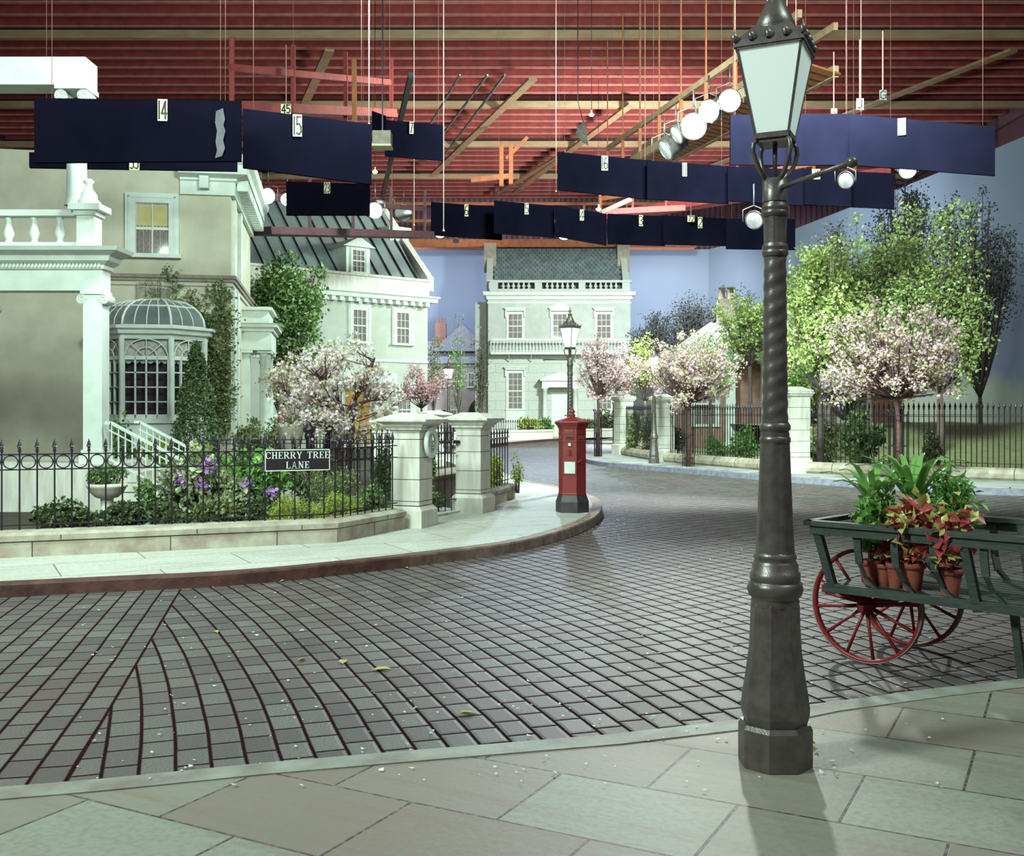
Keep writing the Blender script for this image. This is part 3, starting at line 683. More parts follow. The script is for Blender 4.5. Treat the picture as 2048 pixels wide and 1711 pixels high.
# hanging red flowers seen through the glass, fern inside
# side portico on the receding wall
po = MB(); po.box(-.1, .80, 3.15, 5.6, 3.48, 4.02); po.box(-.1, .72, 3.3, 5.5, 4.20, 4.62); pO = po.build('portico', M['white'], hA)
MB().sweep([(0, 3.98), (.06, 4.0), (.06, 4.06), (.16, 4.12), (.16, 4.18), (.20, 4.22), (0, 4.24)], [(0, 3.15), (.80, 3.15), (.80, 5.6), (0, 5.6)]).build('cornice', M['white'], pO)
MB().sweep([(0, 4.58), (.10, 4.60), (.10, 4.68), (0, 4.70)], [(0, 3.3), (.72, 3.3), (.72, 5.5), (0, 5.5)]).build('attic_moulding', M['white'], pO)
for (x, y, sq) in ((.60, 3.42, 0), (.60, 5.30, 0), (.10, 3.35, 1), (.60, 4.0, 0)): column(pO, 'column', x, y, .4, 3.48, .15, M['white'], sq=bool(sq))
MB().box(-.1, 1.1, 3.0, 5.8, 0, .4).build('step', M['pier'], pO)

# ---- near left portico: its white piers, entablature and balustrade urn
pL = thing('portico', 'white painted portico with scrolled capitals and urn at left edge', 'portico', (-6.95, 17.4, 0), 0)
MB().box(-4.5, .33, -.5, 2.2, 0, .93).build('platform', M['pier'], pL)
def ionic(x, y, z0, z1, w, par, side=1):
    mb = MB(); mb.box(x-w/2, x+w/2, y-w/2, y+w/2, z0, z1-.22); mb.box(x-w*.66, x+w*.66, y-w*.66, y+w*.66, z0, z0+.14); mb.box(x-w*.58, x+w*.58, y-w*.58, y+w*.58, z0+.14, z0+.22)
    mb.box(x-w*.62, x+w*.62, y-w*.6, y+w*.6, z1-.06, z1); mb.box(x-w*.5, x+w*.5, y-w*.5, y+w*.5, z1-.22, z1-.06)
    for sx in (-1, 1):
        Mx = T(x+sx*w*.58, y-w*.52, z1-.14) @ RX(PI/2); sp = [(.085*(1-t*.8)*cos(t*4*PI)*sx*-1, .085*(1-t*.8)*sin(t*4*PI), 0) for t in [i/30 for i in range(31)]]
        mb2 = MB(Mx); mb2.tube(sp, .014, 5); mb2.lathe([(.084, -.30), (.084, .0)], 14); mb.add(mb2.v, mb2.f)
    return mb.build('pier', M['white'], par)
ionic(.10, -.10, .93, 3.75, .31, pL); ionic(-2.4, -.10, .93, 3.75, .31, pL); ionic(-2.4, 1.2, .93, 3.75, .31, pL)
MB().box(-4.5, .26, -.26, .10, 3.75, 4.10).build('entablature', M['white'], pL)
MB().sweep([(0, 4.08), (.05, 4.1), (.05, 4.16), (.16, 4.22), (.20, 4.30), (.36, 4.36), (.40, 4.42), (0, 4.46)], [(-4.5, .10), (-4.5, -.26), (.26, -.26), (.26, .10)]).build('cornice', M['white'], pL)
mb = MB(); dentils(mb, -4.4, .30, -.27, 4.12, 4.19, .07, .035, .06)
mb.build('dentils', M['white'], pL)
mb = MB(); mb.box(-.16, .13, -.26, .06, 4.42, 5.02); mb.box(-.20, .17, -.30, .10, 4.98, 5.06); mb.box(-.26, .25, -.36, .16, 5.06, 5.16); mb.box(-4.4, -.16, -.2, 0, 4.44, 4.55); mb.box(-4.4, -.16, -.22, .02, 4.98, 5.08); mb.build('pedestal', M['white'], pL)
MB().lathe([(.20, 5.16), (.20, 5.22), (.15, 5.27), (.14, 5.34), (.07, 5.44), (.06, 5.52), (.10, 5.56), (.06, 5.6)], 18, -.03, -.1).build('urn_foot', M['white'], pL)
bb = MB().lathe([(.07, 4.55), (.05, 4.6), (.09, 4.7), (.04, 4.88), (.06, 4.98)], 10).build('baluster', M['white'], pL); bb.location = (-.5, -.1, 0)
for k in range(1, 9): inst(bb, pL, (-.5-k*.42, -.1, 0))
mb = MB(); mb.lathe([(.20, 5.16), (.165, 5.3), (.14, 6.75), (.16, 6.8), (.19, 6.86)], 20, -.22, -.1, mod=lambda a, z: 1+.03*cos(16*a)); mb.box(-.48, .04, -.36, .16, 7.02, 7.1); mb.box(-2.6, 0, -.3, .2, 7.1, 7.55)
mb.build('upper_column', M['white'], pL)
for sx in (-1, 1):
    mb = MB(T(-.22+sx*.19, -.30, 6.92) @ RX(PI/2)); mb.tube([(.10*(1-t*.8)*cos(t*4*PI)*-sx, .10*(1-t*.8)*sin(t*4*PI), 0) for t in [i/30 for i in range(31)]], .018, 5); mb.lathe([(.10, -.3), (.10, 0)], 14); mb.build('volute', M['white'], pL)
# steps and railings
st = thing('steps', 'pale grey stone steps with white railing, going down from the left portico', 'steps', (-6.59, 17.55, PZ), 0)
for k in range(6): MB().box(0, .14+.235*k+.1, -.45, .95, .80-.16*(k+1) if k < 5 else 0, .80-.155*k).build('step', M['pier'], st)
for y in (-.42, .92):
    rl = MB(); top = lambda x: 1.45-.62*max(0, x-.02)
    rl.bar((-.05, y, 1.46), (.06, y, 1.46), .06, .05); rl.bar((.05, y, 1.46), (1.30, y, .80), .06, .045); rl.bar((.02, y, .87), (1.30, y, .19), .03, .03); rl.bar((0.02, y, 1.34), (1.30, y, .68), .025, .02)
    for k in range(12): x = .06+k*.112; rl.bar((x, y, 1.46-(x-.05)*.53), (x, y, .86-(x-.02)*.53), .02)
    rl.lathe([(.035, .0), (.03, .85), (.045, .88), (.001, .94)], 8, 1.32, y)
    rl.build('railing', M['white'], st)

# ---- house with standing-seam metal roof (centre left)
th = math.atan2(.632, .775); ux, uy = .775, .632
hB = thing('house', 'pale house with blue-grey metal roof and small dormer, behind the white cherry tree', 'house', (-4.02, 50, 0), th)
MB().box(-13, 0, 0, 5.2, 0, 7.6).build('wall', M['stucco2'], hB)
MB().box(-13, .06, -.06, .3, 7.1, 7.98).build('parapet', M['pier'], hB)
MB().sweep([(0, 7.9), (.08, 7.92), (.08, 8.02), (0, 8.04)], [(-13, -.06), (.06, -.06), (.06, 5)]).build('coping', M['pier'], hB)
MB().sweep([(0, 6.72), (.06, 6.74), (.06, 6.86), (.34, 6.92), (.36, 7.08), (.44, 7.14), (.44, 7.2), (0, 7.24)], [(-13, 0), (0, 0), (0, 5)]).build('cornice', M['white'], hB)
mb = MB(); dentils(mb, -12.9, .2, 0, 6.72, 6.9, .32, .2, .42); mb.build('dentils', M['white'], hB)
mb = MB(); mb.add([(-13, .15, 7.8), (0, .15, 7.8), (0, 4.0, 12.0), (-13, 4.0, 12.0), (-13, 4.4, 7.8), (0, 4.4, 7.8)], [(0, 1, 2, 3), (1, 5, 2), (0, 3, 4), (2, 5, 4, 3)]); rf = mb.build('roof', M['zinc'], hB)
mb = MB(); x = -12.6
while x < -.1: mb.bar((x, .14, 7.84), (x, 3.98, 12.03), .05, .07); x += .72
mb.build('roof_seam', M['ink'], rf)
mb = MB(); mb.add([(0, 0, 7.5), (.35, 0, 7.5), (.35, 4.6, 12.55), (0, 4.6, 12.55), (0, 5.1, 7.5), (.35, 5.1, 7.5), (0, .0, 8.15), (.35, .0, 8.15)], [(0, 6, 7, 1), (6, 3, 2, 7), (3, 4, 5, 2), (1, 7, 2, 5), (0, 4, 3, 6)]); mb.build('gable_parapet', M['pier'], hB)
mb = MB(); mb.box(-.65, .45, 2.3, 3.5, 9.0, 10.85); mb.box(-.75, .55, 2.2, 3.6, 10.65, 10.85); mb.build('chimney', M['stucco2'], hB)
mb = MB(); mb.box(-12.2, -10.6, 1.3, 2.6, 8.5, 11.6); mb.box(-12.3, -10.5, 1.2, 2.7, 11.4, 11.6); mb.build('chimney', M['stucco2'], hB)
mb = MB(); dx = -3.78; mb.box(dx-.62, dx+.62, .05, 1.9, 7.95, 9.25); mb.add([(dx-.85, -.1, 9.22), (dx+.85, -.1, 9.22), (dx, -.1, 9.68), (dx-.85, 2.1, 9.22), (dx+.85, 2.1, 9.22), (dx, 2.1, 9.68)], [(0, 1, 2), (3, 5, 4), (0, 2, 5, 3), (1, 4, 5, 2), (0, 3, 4, 1)]); d_ = mb.build('dormer', M['white'], hB)
sash(d_, T(dx, .05, 8.1), .62, .98, 3, 4, trim=.12, depth=.05)
for lx in (-6.72, -3.75, -1.42):
    f = sash(hB, T(lx, 0, 4.95), .66, 1.42, 3, 4, trim=.26, depth=.06)
    MB().box(lx-.10, lx+.10, -.10, 0, 6.6, 6.74).build('keystone', M['white'], f)
for lx in (-9.8,): sash(hB, T(lx, 0, 4.95), .66, 1.42, 3, 4, trim=.26, depth=.06)
for lx in (-6.72, -1.35): sash(hB, T(lx, 0, 1.0), .7, 1.7, 3, 4, trim=.26, depth=.06)
mb = MB(); mb.sweep([(0, 4.05), (.06, 4.06), (.06, 4.16), (0, 4.18)], [(-13, 0), (0, 0)]); mb.build('string_course', M['white'], hB)
dr = MB(T(-3.85, 0, .3)); dr.box(-.62, .62, -.06, 0, 0, 2.45); dO = dr.build('front_door', M['backdoor'], hB)
MB(T(-3.85, 0, .3)).box(-1.5, 1.5, -1.0, 0, 2.75, 3.2).build('door_canopy', M['white'], dO)
for x in (-5.2, -4.75, -2.95, -2.5): column(dO, 'column', x, -.85 if x in (-5.2, -2.5) else -.1, .3, 3.05, .15, M['white'])

# ---- white house closing the street
hC = thing('house', 'white two-storey house with balustrade, balcony and fish-scale slate roof closing the street', 'house', (0, 70, 0), 0)
sx = lambda px, d=0: (px-1024)*(70+d)/F
sz = lambda py, d=0: CZ+(HY-py)*(70+d)/F
X0, X1 = sx(976), sx(1261)
MB().box(X0, X1, 0, 6, sz(715), 9.4).build('wall', M['stoneb'], hC)
MB().box(X0, X1, -.02, 6, 0, sz(715)).build('ground_floor_wall', M['ashlar'], hC)
MB().box(X0-.9, X0+.02, 1.4, 6, 0, 9.2).build('side_wing', M['stoneb'], hC)
MB().sweep([(0, 8.95), (.05, 8.96), (.05, 9.05), (0, 9.07)], [(X0, 6), (X0, 0), (X1, 0), (X1, 6)]).build('frieze_line', M['white'], hC)
MB().sweep([(0, 9.2), (.10, 9.24), (.12, 9.42), (.28, 9.5), (.34, 9.72), (0, 9.78)], [(X0, 6), (X0, 0), (X1, 0), (X1, 6)]).build('cornice', M['white'], hC)
bal = MB(); y0 = .05
bal.box(X0+.1, X1-.0, y0-.02, y0+.30, 9.76, 9.94); bal.box(X0+.1, X1+.05, y0-.06, y0+.34, 10.36, 10.52)
for a, b in ((976, 996), (1068, 1084), (1156, 1171), (1243, 1260)): bal.box(sx(a)+.05, sx(b), y0, y0+.28, 9.94, 10.36)
bO = bal.build('balustrade', M['stoneb'], hC)
bp = MB().lathe([(.09, 9.94), (.09, 9.98), (.05, 10.01), (.13, 10.12), (.11, 10.19), (.045, 10.29), (.08, 10.33), (.08, 10.36)], 10).build('baluster', M['stoneb'], bO); first = True
for a, b in ((996, 1068), (1084, 1156), (1171, 1243)):
    for k in range(6):
        x = sx(a)+(sx(b)-sx(a))*(k+1)/7
        if first: bp.location = (x, y0+.14, 0); first = False
        else: inst(bp, bO, (x, y0+.14, 0))
# mansard with hexagonal scales
Yb, Yt, Zb, Zt = .7, 2.8, 9.9, sz(500, 2.8)
RX0, RX1 = sx(986, 1.6), sx(1242, 1.6)
mb = MB(); mb.add([(RX0, Yb, Zb), (RX1, Yb, Zb), (RX1, Yt, Zt), (RX0, Yt, Zt), (RX0, 6, Zb), (RX1, 6, Zb), (RX1, 5.5, Zt), (RX0, 5.5, Zt)], [(0, 1, 2, 3), (1, 5, 6, 2), (0, 3, 7, 4), (3, 2, 6, 7)]); rO = mb.build('roof', M['ink'], hC)
sl = Vector((0, Yt-Yb, Zt-Zb)); SL = sl.length; sl.normalize(); nrm = Vector((0, -sl.z, sl.y)); mb = MB(); a_ = .155; r_ = 0; s = 0
while s < SL-.05:
    x = RX0+.1+(a_ if r_ % 2 else 0)
    while x < RX1-.1:
        c = Vector((x, Yb, Zb))+sl*s+nrm*.02; U = Vector((1, 0, 0))
        pts = [(-a_*.93, .22), (-a_*.93, .02), (-a_*.5, -.10), (a_*.5, -.10), (a_*.93, .02), (a_*.93, .22)]
        v1 = [c+U*p+sl*q+nrm*(.035 if q < .2 else 0) for p, q in pts]; v0 = [c+U*p+sl*q-nrm*.01 for p, q in pts]
        mb.add(v1+v0, [(0, 1, 2, 3, 4, 5), (1, 7, 8, 2), (2, 8, 9, 3), (3, 9, 10, 4)]); x += a_*2
    s += .225; r_ += 1
mb.build('slates', M['slate'], rO)
for xa, s_ in ((RX0, -1), (RX1, 1)):
    mb = MB(); x2 = xa+s_*.42; lo, hi = min(xa, x2), max(xa, x2)
    mb.add([(lo, .45, 9.8), (hi, .45, 9.8), (hi, .45, 10.6), (lo, .45, 10.6), (lo, Yt, Zt+.35), (hi, Yt, Zt+.35), (lo, 6, Zt+.35), (hi, 6, Zt+.35), (lo, 6, 9.8), (hi, 6, 9.8)], [(0, 1, 2, 3), (3, 2, 5, 4), (4, 5, 7, 6), (1, 9, 7, 5, 2), (0, 3, 4, 6, 8)]); mb.build('gable_parapet', M['stoneb'], hC)
    mb = MB(); mb.box(xa-.42+s_*.2, xa+.42+s_*.2, 1.9, 3.0, 11.4, 13.3); mb.build('chimney', M['brownstr'], hC)
for (pa, pb, ht, hood) in ((1017, 1044, 'n', 'flat'), (1106, 1133, 'n', 'ped'), (1194, 1221, 'n', 'flat')):
    sash(hC, T((sx(pa)+sx(pb))/2, 0, sz(676)), sx(pb)-sx(pa), sz(628)-sz(676), 3, 4, trim=.15, depth=.08, hood=hood)
for pa, pb in ((1017, 1044), (1196, 1222)):
    sash(hC, T((sx(pa)+sx(pb))/2, -.02, sz(817)), sx(pb)-sx(pa), sz(746)-sz(817), 3, 6, trim=.16, depth=.08, hood='flat', lower=sz(817)-.5)
# balcony
bc = MB(); bx0, bx1 = sx(982)*.99, sx(1266)*.99; zb = sz(706)+.0
bc.box(bx0, bx1, -.95, 0, zb-.12, zb+.02); bO2 = bc.build('balcony', M['white'], hC)
mb = MB(); zt = sz(680)-.02; mb.box(bx0, bx1, -.95, -.88, zt-.03, zt+.06); mb.box(bx0, bx1, -.94, -.90, zb+.08, zb+.12); k = 0; x = bx0; stp = .215
while x <= bx1+.01:
    mb.bar((x, -.92, zb), (x, -.92, zt), .035, .03)
    if x+stp < bx1: mb.tube([(x+stp/2-stp/2*cos(PI*j/8), -.92, zt-.26+.22*sin(PI*j/8)) for j in range(9)], .014, 4)
    x += stp
for xe in (bx0, bx1): mb.bar((xe, -.92, zt), (xe, 0, zt), .06); mb.bar((xe, -.5, zb), (xe, -.5, zt), .03); mb.bar((xe, -.25, zb), (xe, -.25, zt), .03)
mb.build('railing', M['white'], bO2)
for p in (1018, 1062, 1150, 1195, 1240):
    x = sx(p); mb = MB(); mb.bar((x, -.85, zb-.1), (x, -.02, zb-.62), .05); mb.bar((x, 0, zb-.1), (x, 0, zb-.7), .06); mb.build('bracket', M['white'], bO2)
# door and porch
dxx = sx(1119); dr = MB(T(dxx, 0, .5)); dr.box(-.55, .55, -.06, 0, 0, 2.45); 
for zz in (.25, 1.2): 
    for q in (-.28, .28): dr.box(q-.2, q+.2, -.085, -.06, zz, zz+.8)
dr.box(-.62, .62, -.10, 0, 2.45, 2.55); dO = dr.build('front_door', M['white'], hC)
MB(T(dxx+.38, -.12, 1.5)).ball((0, 0, 0), .05).build('door_knob', M['ink'], dO)
mb = MB(); e = 1.2; z = 3.35; mb.box(dxx-e, dxx+e, -1.1, 0, z, z+.42); mb.box(dxx-e-.12, dxx+e+.12, -1.22, 0, z+.42, z+.52)
mb.add([(dxx-e-.2, -1.25, z+.52), (dxx+e+.2, -1.25, z+.52), (dxx, -1.25, z+1.02), (dxx-e-.2, 0, z+.52), (dxx+e+.2, 0, z+.52), (dxx, 0, z+1.02)], [(0, 1, 2), (3, 5, 4), (0, 2, 5, 3), (1, 4, 5, 2), (0, 3, 4, 1)]); pO = mb.build('porch', M['white'], hC)
for x in (dxx-e+.2, dxx+e-.2): column(pO, 'column', x, -.9, .5, 3.35, .17, M['white'])
MB().box(dxx-1.5, dxx+1.5, -1.4, 0, 0, .5).build('step', M['pier'], pO)

# ---- brick lodge in the park (right)
hD = thing('house', 'low brick lodge with pale metal roof and white columned porch, inside the park railings', 'house', (11.4, 46, 0), math.radians(-4))
def lx(px, Y): return (px-1024)*Y/F-11.4
MB().box(-3.9, 5.2, 0, 6, 0, 4.35).build('wall', M['pinkst'], hD)
MB().box(2.6, 5.25, -.06, .1, 0, 4.3).build('brick_wall', M['brick'], hD)
MB().sweep([(0, 4.3), (.2, 4.35), (.25, 4.5), (.35, 4.6), (0, 4.62)], [(-3.9, 6), (-3.9, 0), (5.2, 0), (5.2, 6)]).build('cornice', M['white'], hD)
mb = MB(); mb.add([(-4.2, -.3, 4.6), (5.5, -.3, 4.6), (3.5, 3, 5.9), (-2.4, 3, 5.9), (5.5, 6.3, 4.6), (-4.2, 6.3, 4.6)], [(0, 1, 2, 3), (1, 4, 2), (3, 2, 4, 5), (0, 3, 5)]); rO = mb.build('roof', M['zincp'] if 'zincp' in M else pm('pale_metal_roof', (.42, .46, .42), (.34, .38, .36), 1, .5), hD)
mb = MB()
for k in range(22): x = -4+k*.45; x2 = -2.4+(x+4.2)*5.9/9.7; mb.bar((x, -.3, 4.63), (x2, 3, 5.93), .04, .05)
mb.build('roof_seam', M['white'], rO)
mb = MB(); mb.add([(-2.2, -1.3, 4.25), (3.0, -1.3, 4.25), (.4, -1.3, 5.3), (-2.2, 1.5, 4.25), (3.0, 1.5, 4.25), (.4, 1.5, 5.3)], [(0, 1, 2), (0, 2, 5, 3), (1, 4, 5, 2), (0, 3, 4, 1)]); mb.box(-2.1, 2.9, -1.2, 0, 3.95, 4.25); pO = mb.build('pediment', M['white'], hD)
mb = MB(); mb.add([(-1.7, -1.32, 4.36), (2.5, -1.32, 4.36), (.4, -1.32, 5.12)], [(0, 1, 2)]); mb.build('tympanum', M['brownstr'], pO)
for x in (-1.95, -.45, 1.2, 2.7): column(pO, 'column', x, -1.0, .2, 3.95, .24, M['white'], sq=True)
for x in (-2.9, .4, 3.6): sash(hD, T(x, -.07 if x > 2 else 0, 1.2), .9, 1.8, 3, 4, trim=.16, depth=.08)
mb = MB(); mb.box(-2.0, -1.2, 2.6, 3.4, 5.4, 7.0); mb.lathe([(.16, 7.0), (.14, 7.5), (.19, 7.55)], 10, -1.8, 3); mb.lathe([(.16, 7.0), (.14, 7.5), (.19, 7.55)], 10, -1.4, 3); mb.build('chimney', M['brownstr'], hD)

# ---- distant houses painted/built small before the backdrop
hE = thing('house', 'distant small grey-roofed house with tall red chimney in the gap between the two big houses', 'house', (-4.3, 77.4, 0))
mb = MB(); mb.box(-3, 3.2, 0, 1.6, 0, 5.4); mb.build('wall', M['pinkst2'] if 'pinkst2' in M else pm('faded_pink_wall', (.36, .31, .30), (.30, .26, .26), 2, .9), hE)
mb = MB(); mb.add([(-3.2, -.2, 5.3), (3.3, -.2, 5.3), (2.4, 1.2, 7.0), (-2.2, 1.2, 7.0), (3.3, 1.8, 5.3), (-3.2, 1.8, 5.3)], [(0, 1, 2, 3), (1, 4, 2), (0, 3, 5), (3, 2, 4, 5)]); mb.add([(-1.6, 0, 6.2), (2.8, 0, 6.2), (.6, 0, 8.2), (-1.6, 1.5, 6.2), (2.8, 1.5, 6.2), (.6, 1.5, 8.2)], [(0, 1, 2), (0, 2, 5, 3), (1, 4, 5, 2)]); mb.build('roof', pm('faded_slate_roof', (.23, .24, .29), None, 3, .8), hE)
mb = MB(); mb.box(-1.4, -.6, .5, 1.2, 6.5, 8.3); 
for q in (-1.25, -1.0, -.75): mb.box(q-.08, q+.08, .7, .9, 8.3, 8.7)
mb.build('chimney', M['brick'], hE)
for (x, z) in ((-1.0, 3.6), (-1.3, .9), (-.1, .9), (1.4, 3.6), (1.9, 3.6)): sash(hE, T(x, 0, z), .6, .95, 3, 2, trim=.07, depth=.04)
mb = MB()
for (x, z) in ((-1.3, .9), (-.1, .9)):
    for q in (-.52, .52): mb.box(x+q-.16, x+q+.16, -.05, 0, z, z+.95)
mb.build('shutter', M['brownstr'], hE)
mb = MB(); cx0 = 2.2; arc = [(cx0+1.15*cos(PI*j/14), 1.6+1.25*sin(PI*j/14)) for j in range(15)]
mb.M = T(0, -.08, 0) @ RX(PI/2); mb.prism([(cx0-1.15, 0)]+arc[::-1]+[(cx0+1.15, 0)], -.0, .05); mb.build('archway', M['dark'], hE)
mb = MB(); mb.tube([(a, -.12, b) for a, b in [(cx0+1.15, 0)]+arc+[(cx0-1.15, 0)]], .09, 6); mb.build('arch_trim', M['brownstr'], hE)

# ================================================================== STREET LAMPS
def oct_ring(r): return r
def make_lamp(label, x, y, rot=0, bar=(.53, 0), base_n=8):
    t = thing('street_lamp', label, 'street lamp', (x, y, PZ), 0, 'gas style street lamps')
    I = M['lamp_iron']; mb = MB()
    mb.lathe([(.172, 0), (.172, .175), (.160, .195)], 8, a0=PI/8, smooth=False)
    mb.lathe([(.145, .19), (.158, .235), (.160, .27), (.152, .33), (.136, .43), (.122, .54), (.116, .65), (.113, .745), (.110, .755)], 8, a0=PI/8, smooth=False)
    mb.build('base', I, t)
    mb = MB(); mb.lathe([(.108, .74), (.112, .765), (.106, .775), (.122, .79), (.130, .82), (.122, .85), (.112, .855), (.116, .86), (.116, .895), (.108, .90), (.106, .935), (.098, .945), (.094, .955), (.100, .965), (.097, .98), (.089, .99)], 24)
    mb.build('moulded_collar', I, t)
    fl = lambda a, z: 1+.045*(abs(sin(4*a))**.6-.5)
    mb = MB(); mb.lathe([(.090, .985), (.086, 1.02), (.080, 1.15), (.074, 1.30), (.068, 1.45), (.064, 1.55)], 48, mod=fl); mb.build('fluted_shaft', I, t)
    mb = MB()
    for z in (1.515, 1.575): mb.lathe([(.062, z-.02), (.072, z-.008), (.072, z+.008), (.062, z+.02)], 24)
    mb.lathe([(.063, 1.51), (.063, 1.60)], 24); mb.build('ring', I, t)
    for z, r in ((2.405, .055), (2.59, .058)): MB().lathe([(r, z-.03), (r+.006, z-.018), (r+.006, z-.006), (r, z), (r+.006, z+.006), (r+.004, z+.018), (r, z+.03)], 24).build('ring', I, t)
    tw = lambda a, z: 1+.030*sin(2*a-z*92)
    n = 170; mb = MB(); mb.lathe([(.0595-.009*k/n, 1.59+.80*k/n) for k in range(n+1)], 30, mod=tw); mb.build('twisted_shaft', I, t)
    mb = MB(); mb.lathe([(.051, 2.39), (.052, 2.45), (.056, 2.58), (.056, 2.62), (.050, 2.64)], 16, smooth=False); mb.lathe([(.058, 2.63), (.058, 2.735), (.045, 2.74)], 16)
    mb.build('upper_shaft', I, t)
    b = Vector((bar[0], bar[1], 2.70)); mb = MB(); mb.tube([(0, 0, 2.69), (b.x*.97, b.y*.97, b.z)], .013, 8); mb.ball(b, .024)
    d = b.copy(); d.z = 0; d.normalize(); mb.tube([(0, 0, 2.66), (-d.x*.075, -d.y*.075, 2.66)], .007, 6); mb.build('ladder_bar', I, t)
    mb = MB()
    for k in range(4):
        a = rot+PI/4+PI/2*k; ca, sa = cos(a), sin(a)
        P_ = [(.046, 2.73), (.075, 2.765), (.105, 2.81), (.122, 2.86), (.118, 2.895), (.098, 2.915)]
        mb.tube([(r*ca, r*sa, z) for r, z in P_], .011, 6)
    mb.tube([(0, 0, 2.72), (0, 0, 2.94)], .011, 8); mb.build('cradle', I, t)
    lt = MB(RZ(rot)); s0, s1, z0, z1 = .105, .205, 2.93, 3.33
    def sq(s, z): return [(s, s, z), (-s, s, z), (-s, -s, z), (s, -s, z)]
    k0, k1 = s0*.707, s1*.707
    A, B = sq(k0, z0), sq(k1, z1)
    for i in range(4):
        j = (i+1) % 4; lt.bar(A[i], B[i], .011); lt.bar(A[i], A[j], .02, .025); lt.bar(B[i], B[j], .02, .02)
    lt.box(-k0, k0, -k0, k0, z0-.03, z0-.01)
    lf = lt.build('lantern', I, t)
    gm = M['lantern']
    for i in range(4):
        j = (i+1) % 4; MB(RZ(rot)).add([A[i], A[j], B[j], B[i]], [(0, 1, 2, 3)]).add([tuple(Vector(p)*.995) for p in (A[i], A[j], B[j], B[i])], [(3, 2, 1, 0)]).build('glass_pane', gm, lf)
    rf = MB(RZ(rot)); e = .155
    rf.add(sq(e*1.03, 3.33)+sq(e*.97, 3.365)+sq(.075, 3.45), [(0, 3, 2, 1), (0, 1, 5, 4), (1, 2, 6, 5), (2, 3, 7, 6), (3, 0, 4, 7), (4, 5, 9, 8), (5, 6, 10, 9), (6, 7, 11, 10), (7, 4, 8, 11), (8, 9, 10, 11)])
    for i in range(4):
        p = Vector(sq(e, 3.365)[i]); q = Vector(sq(e, 3.365)[(i+1) % 4])
        for f in (0, .25, .5, .75): c = p.lerp(q, f); rf.lathe([(.012, c.z-.01), (.020, c.z+.012), (.006, c.z+.03), (.001, c.z+.055 if f == 0 else c.z+.04)], 6, c.x, c.y)
    rf.lathe([(.11, 3.40), (.095, 3.43), (.10, 3.44), (.075, 3.50), (.045, 3.565), (.03, 3.58), (.05, 3.595), (.055, 3.605), (.025, 3.615), (.016, 3.65), (.03, 3.67), (.03, 3.685), (.010, 3.70), (.012, 3.72), (.001, 3.77)], 16)
    rf.build('roof', I, lf)
    return t
def move_lamp(src, label, x, y, rz=0):
    c = copy_tree(src); c.location = (x, y, PZ); c.rotation_euler = (0, 0, rz); c['label'] = label; return c
l0 = make_lamp('tall dark iron street lamp in the right foreground, cut off at its lantern', 1.235, 4.93, math.radians(65), (.20, -.50))
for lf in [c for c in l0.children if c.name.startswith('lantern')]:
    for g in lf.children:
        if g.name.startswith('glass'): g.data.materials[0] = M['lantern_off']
X, Y = (1140-1024)*21.2/F, 21.2
l1 = make_lamp('lit street lamp standing directly behind the red pillar box', X, Y, math.radians(52), (-.52, .18))
move_lamp(l1, 'lit street lamp behind the stone gate pillars, beside the distant archway', (897-1024)*41.5/F, 41.5)
X, Y = G(1308, 926); move_lamp(l1, 'lit street lamp on the right-hand pavement in front of a stone pier', X, Y, .5)

# ================================================================== PILLAR BOX
px_, py_ = (1144.5-1024)*17.25/F, 17.25
t = thing('pillar_box', 'red hexagonal pillar box with black base at the pavement corner', 'post box', (px_, py_, PZ), math.radians(-15.5))
a0 = -PI/2-PI/6
HX = lambda mb, pr: mb.lathe(pr, 6, a0=a0, smooth=False)
HX(MB(), [(.278, 0), (.278, .175), (.236, .285)]).build('base', M['post_black'], t)
HX(MB(), [(.229, .28), (.229, 1.375)]).build('body', M['post_red'], t)
mb = MB()
for z, h, e in ((1.155, .012, .008), (1.285, .012, .006), (.30, .018, .006)): HX(mb, [(.229, z-h), (.229+e, z-h*.5), (.229+e, z+h*.5), (.229, z+h)])
mb.build('band', M['post_red'], t)
mb = MB(); HX(mb, [(.230, 1.365), (.245, 1.375), (.25, 1.40), (.275, 1.43), (.29, 1.445), (.30, 1.47), (.285, 1.485), (.20, 1.515), (.12, 1.54), (.045, 1.565), (.045, 1.58)])
for i in range(6):
    p = Vector((.29*cos(a0+PI/3*i), .29*sin(a0+PI/3*i))); q = Vector((.29*cos(a0+PI/3*(i+1)), .29*sin(a0+PI/3*(i+1))))
    for k in range(13): c = p.lerp(q, (k+.5)/13); mb.ball((c.x*1.015, c.y*1.015, 1.463), .011, 6, 4)
mb.build('cap', M['post_red'], t)
MB().lathe([(.045, 1.575), (.058, 1.585), (.045, 1.60), (.025, 1.61), (.045, 1.63), (.048, 1.645), (.03, 1.67), (.018, 1.685), (.001, 1.715)], 14).build('finial', M['post_red'], t)
ap = .229*cos(PI/6)
mb = MB(T(0, -ap, 0)); mb.box(-.072, .072, -.012, 0, 1.195, 1.245); mb.build('slot_frame', M['post_red'], t)
MB(T(0, -ap, 0)).box(-.062, .062, -.0135, -.012, 1.205, 1.235).build('posting_slot', M['ink'], t)
mb = MB(T(0, -ap, 0)); mb.box(-.035, .035, -.012, 0, 1.075, 1.145); f_ = mb.build('plate_frame', M['post_red'], t); MB(T(0, -ap, 0)).box(-.022, .022, -.014, -.011, 1.087, 1.133).build('collection_plate', M['paper'], f_)
mb = MB(T(0.005, -ap, 0)); mb.box(-.115, .112, -.014, 0, .615, .855); f_ = mb.build('notice_frame', M['post_red'], t)
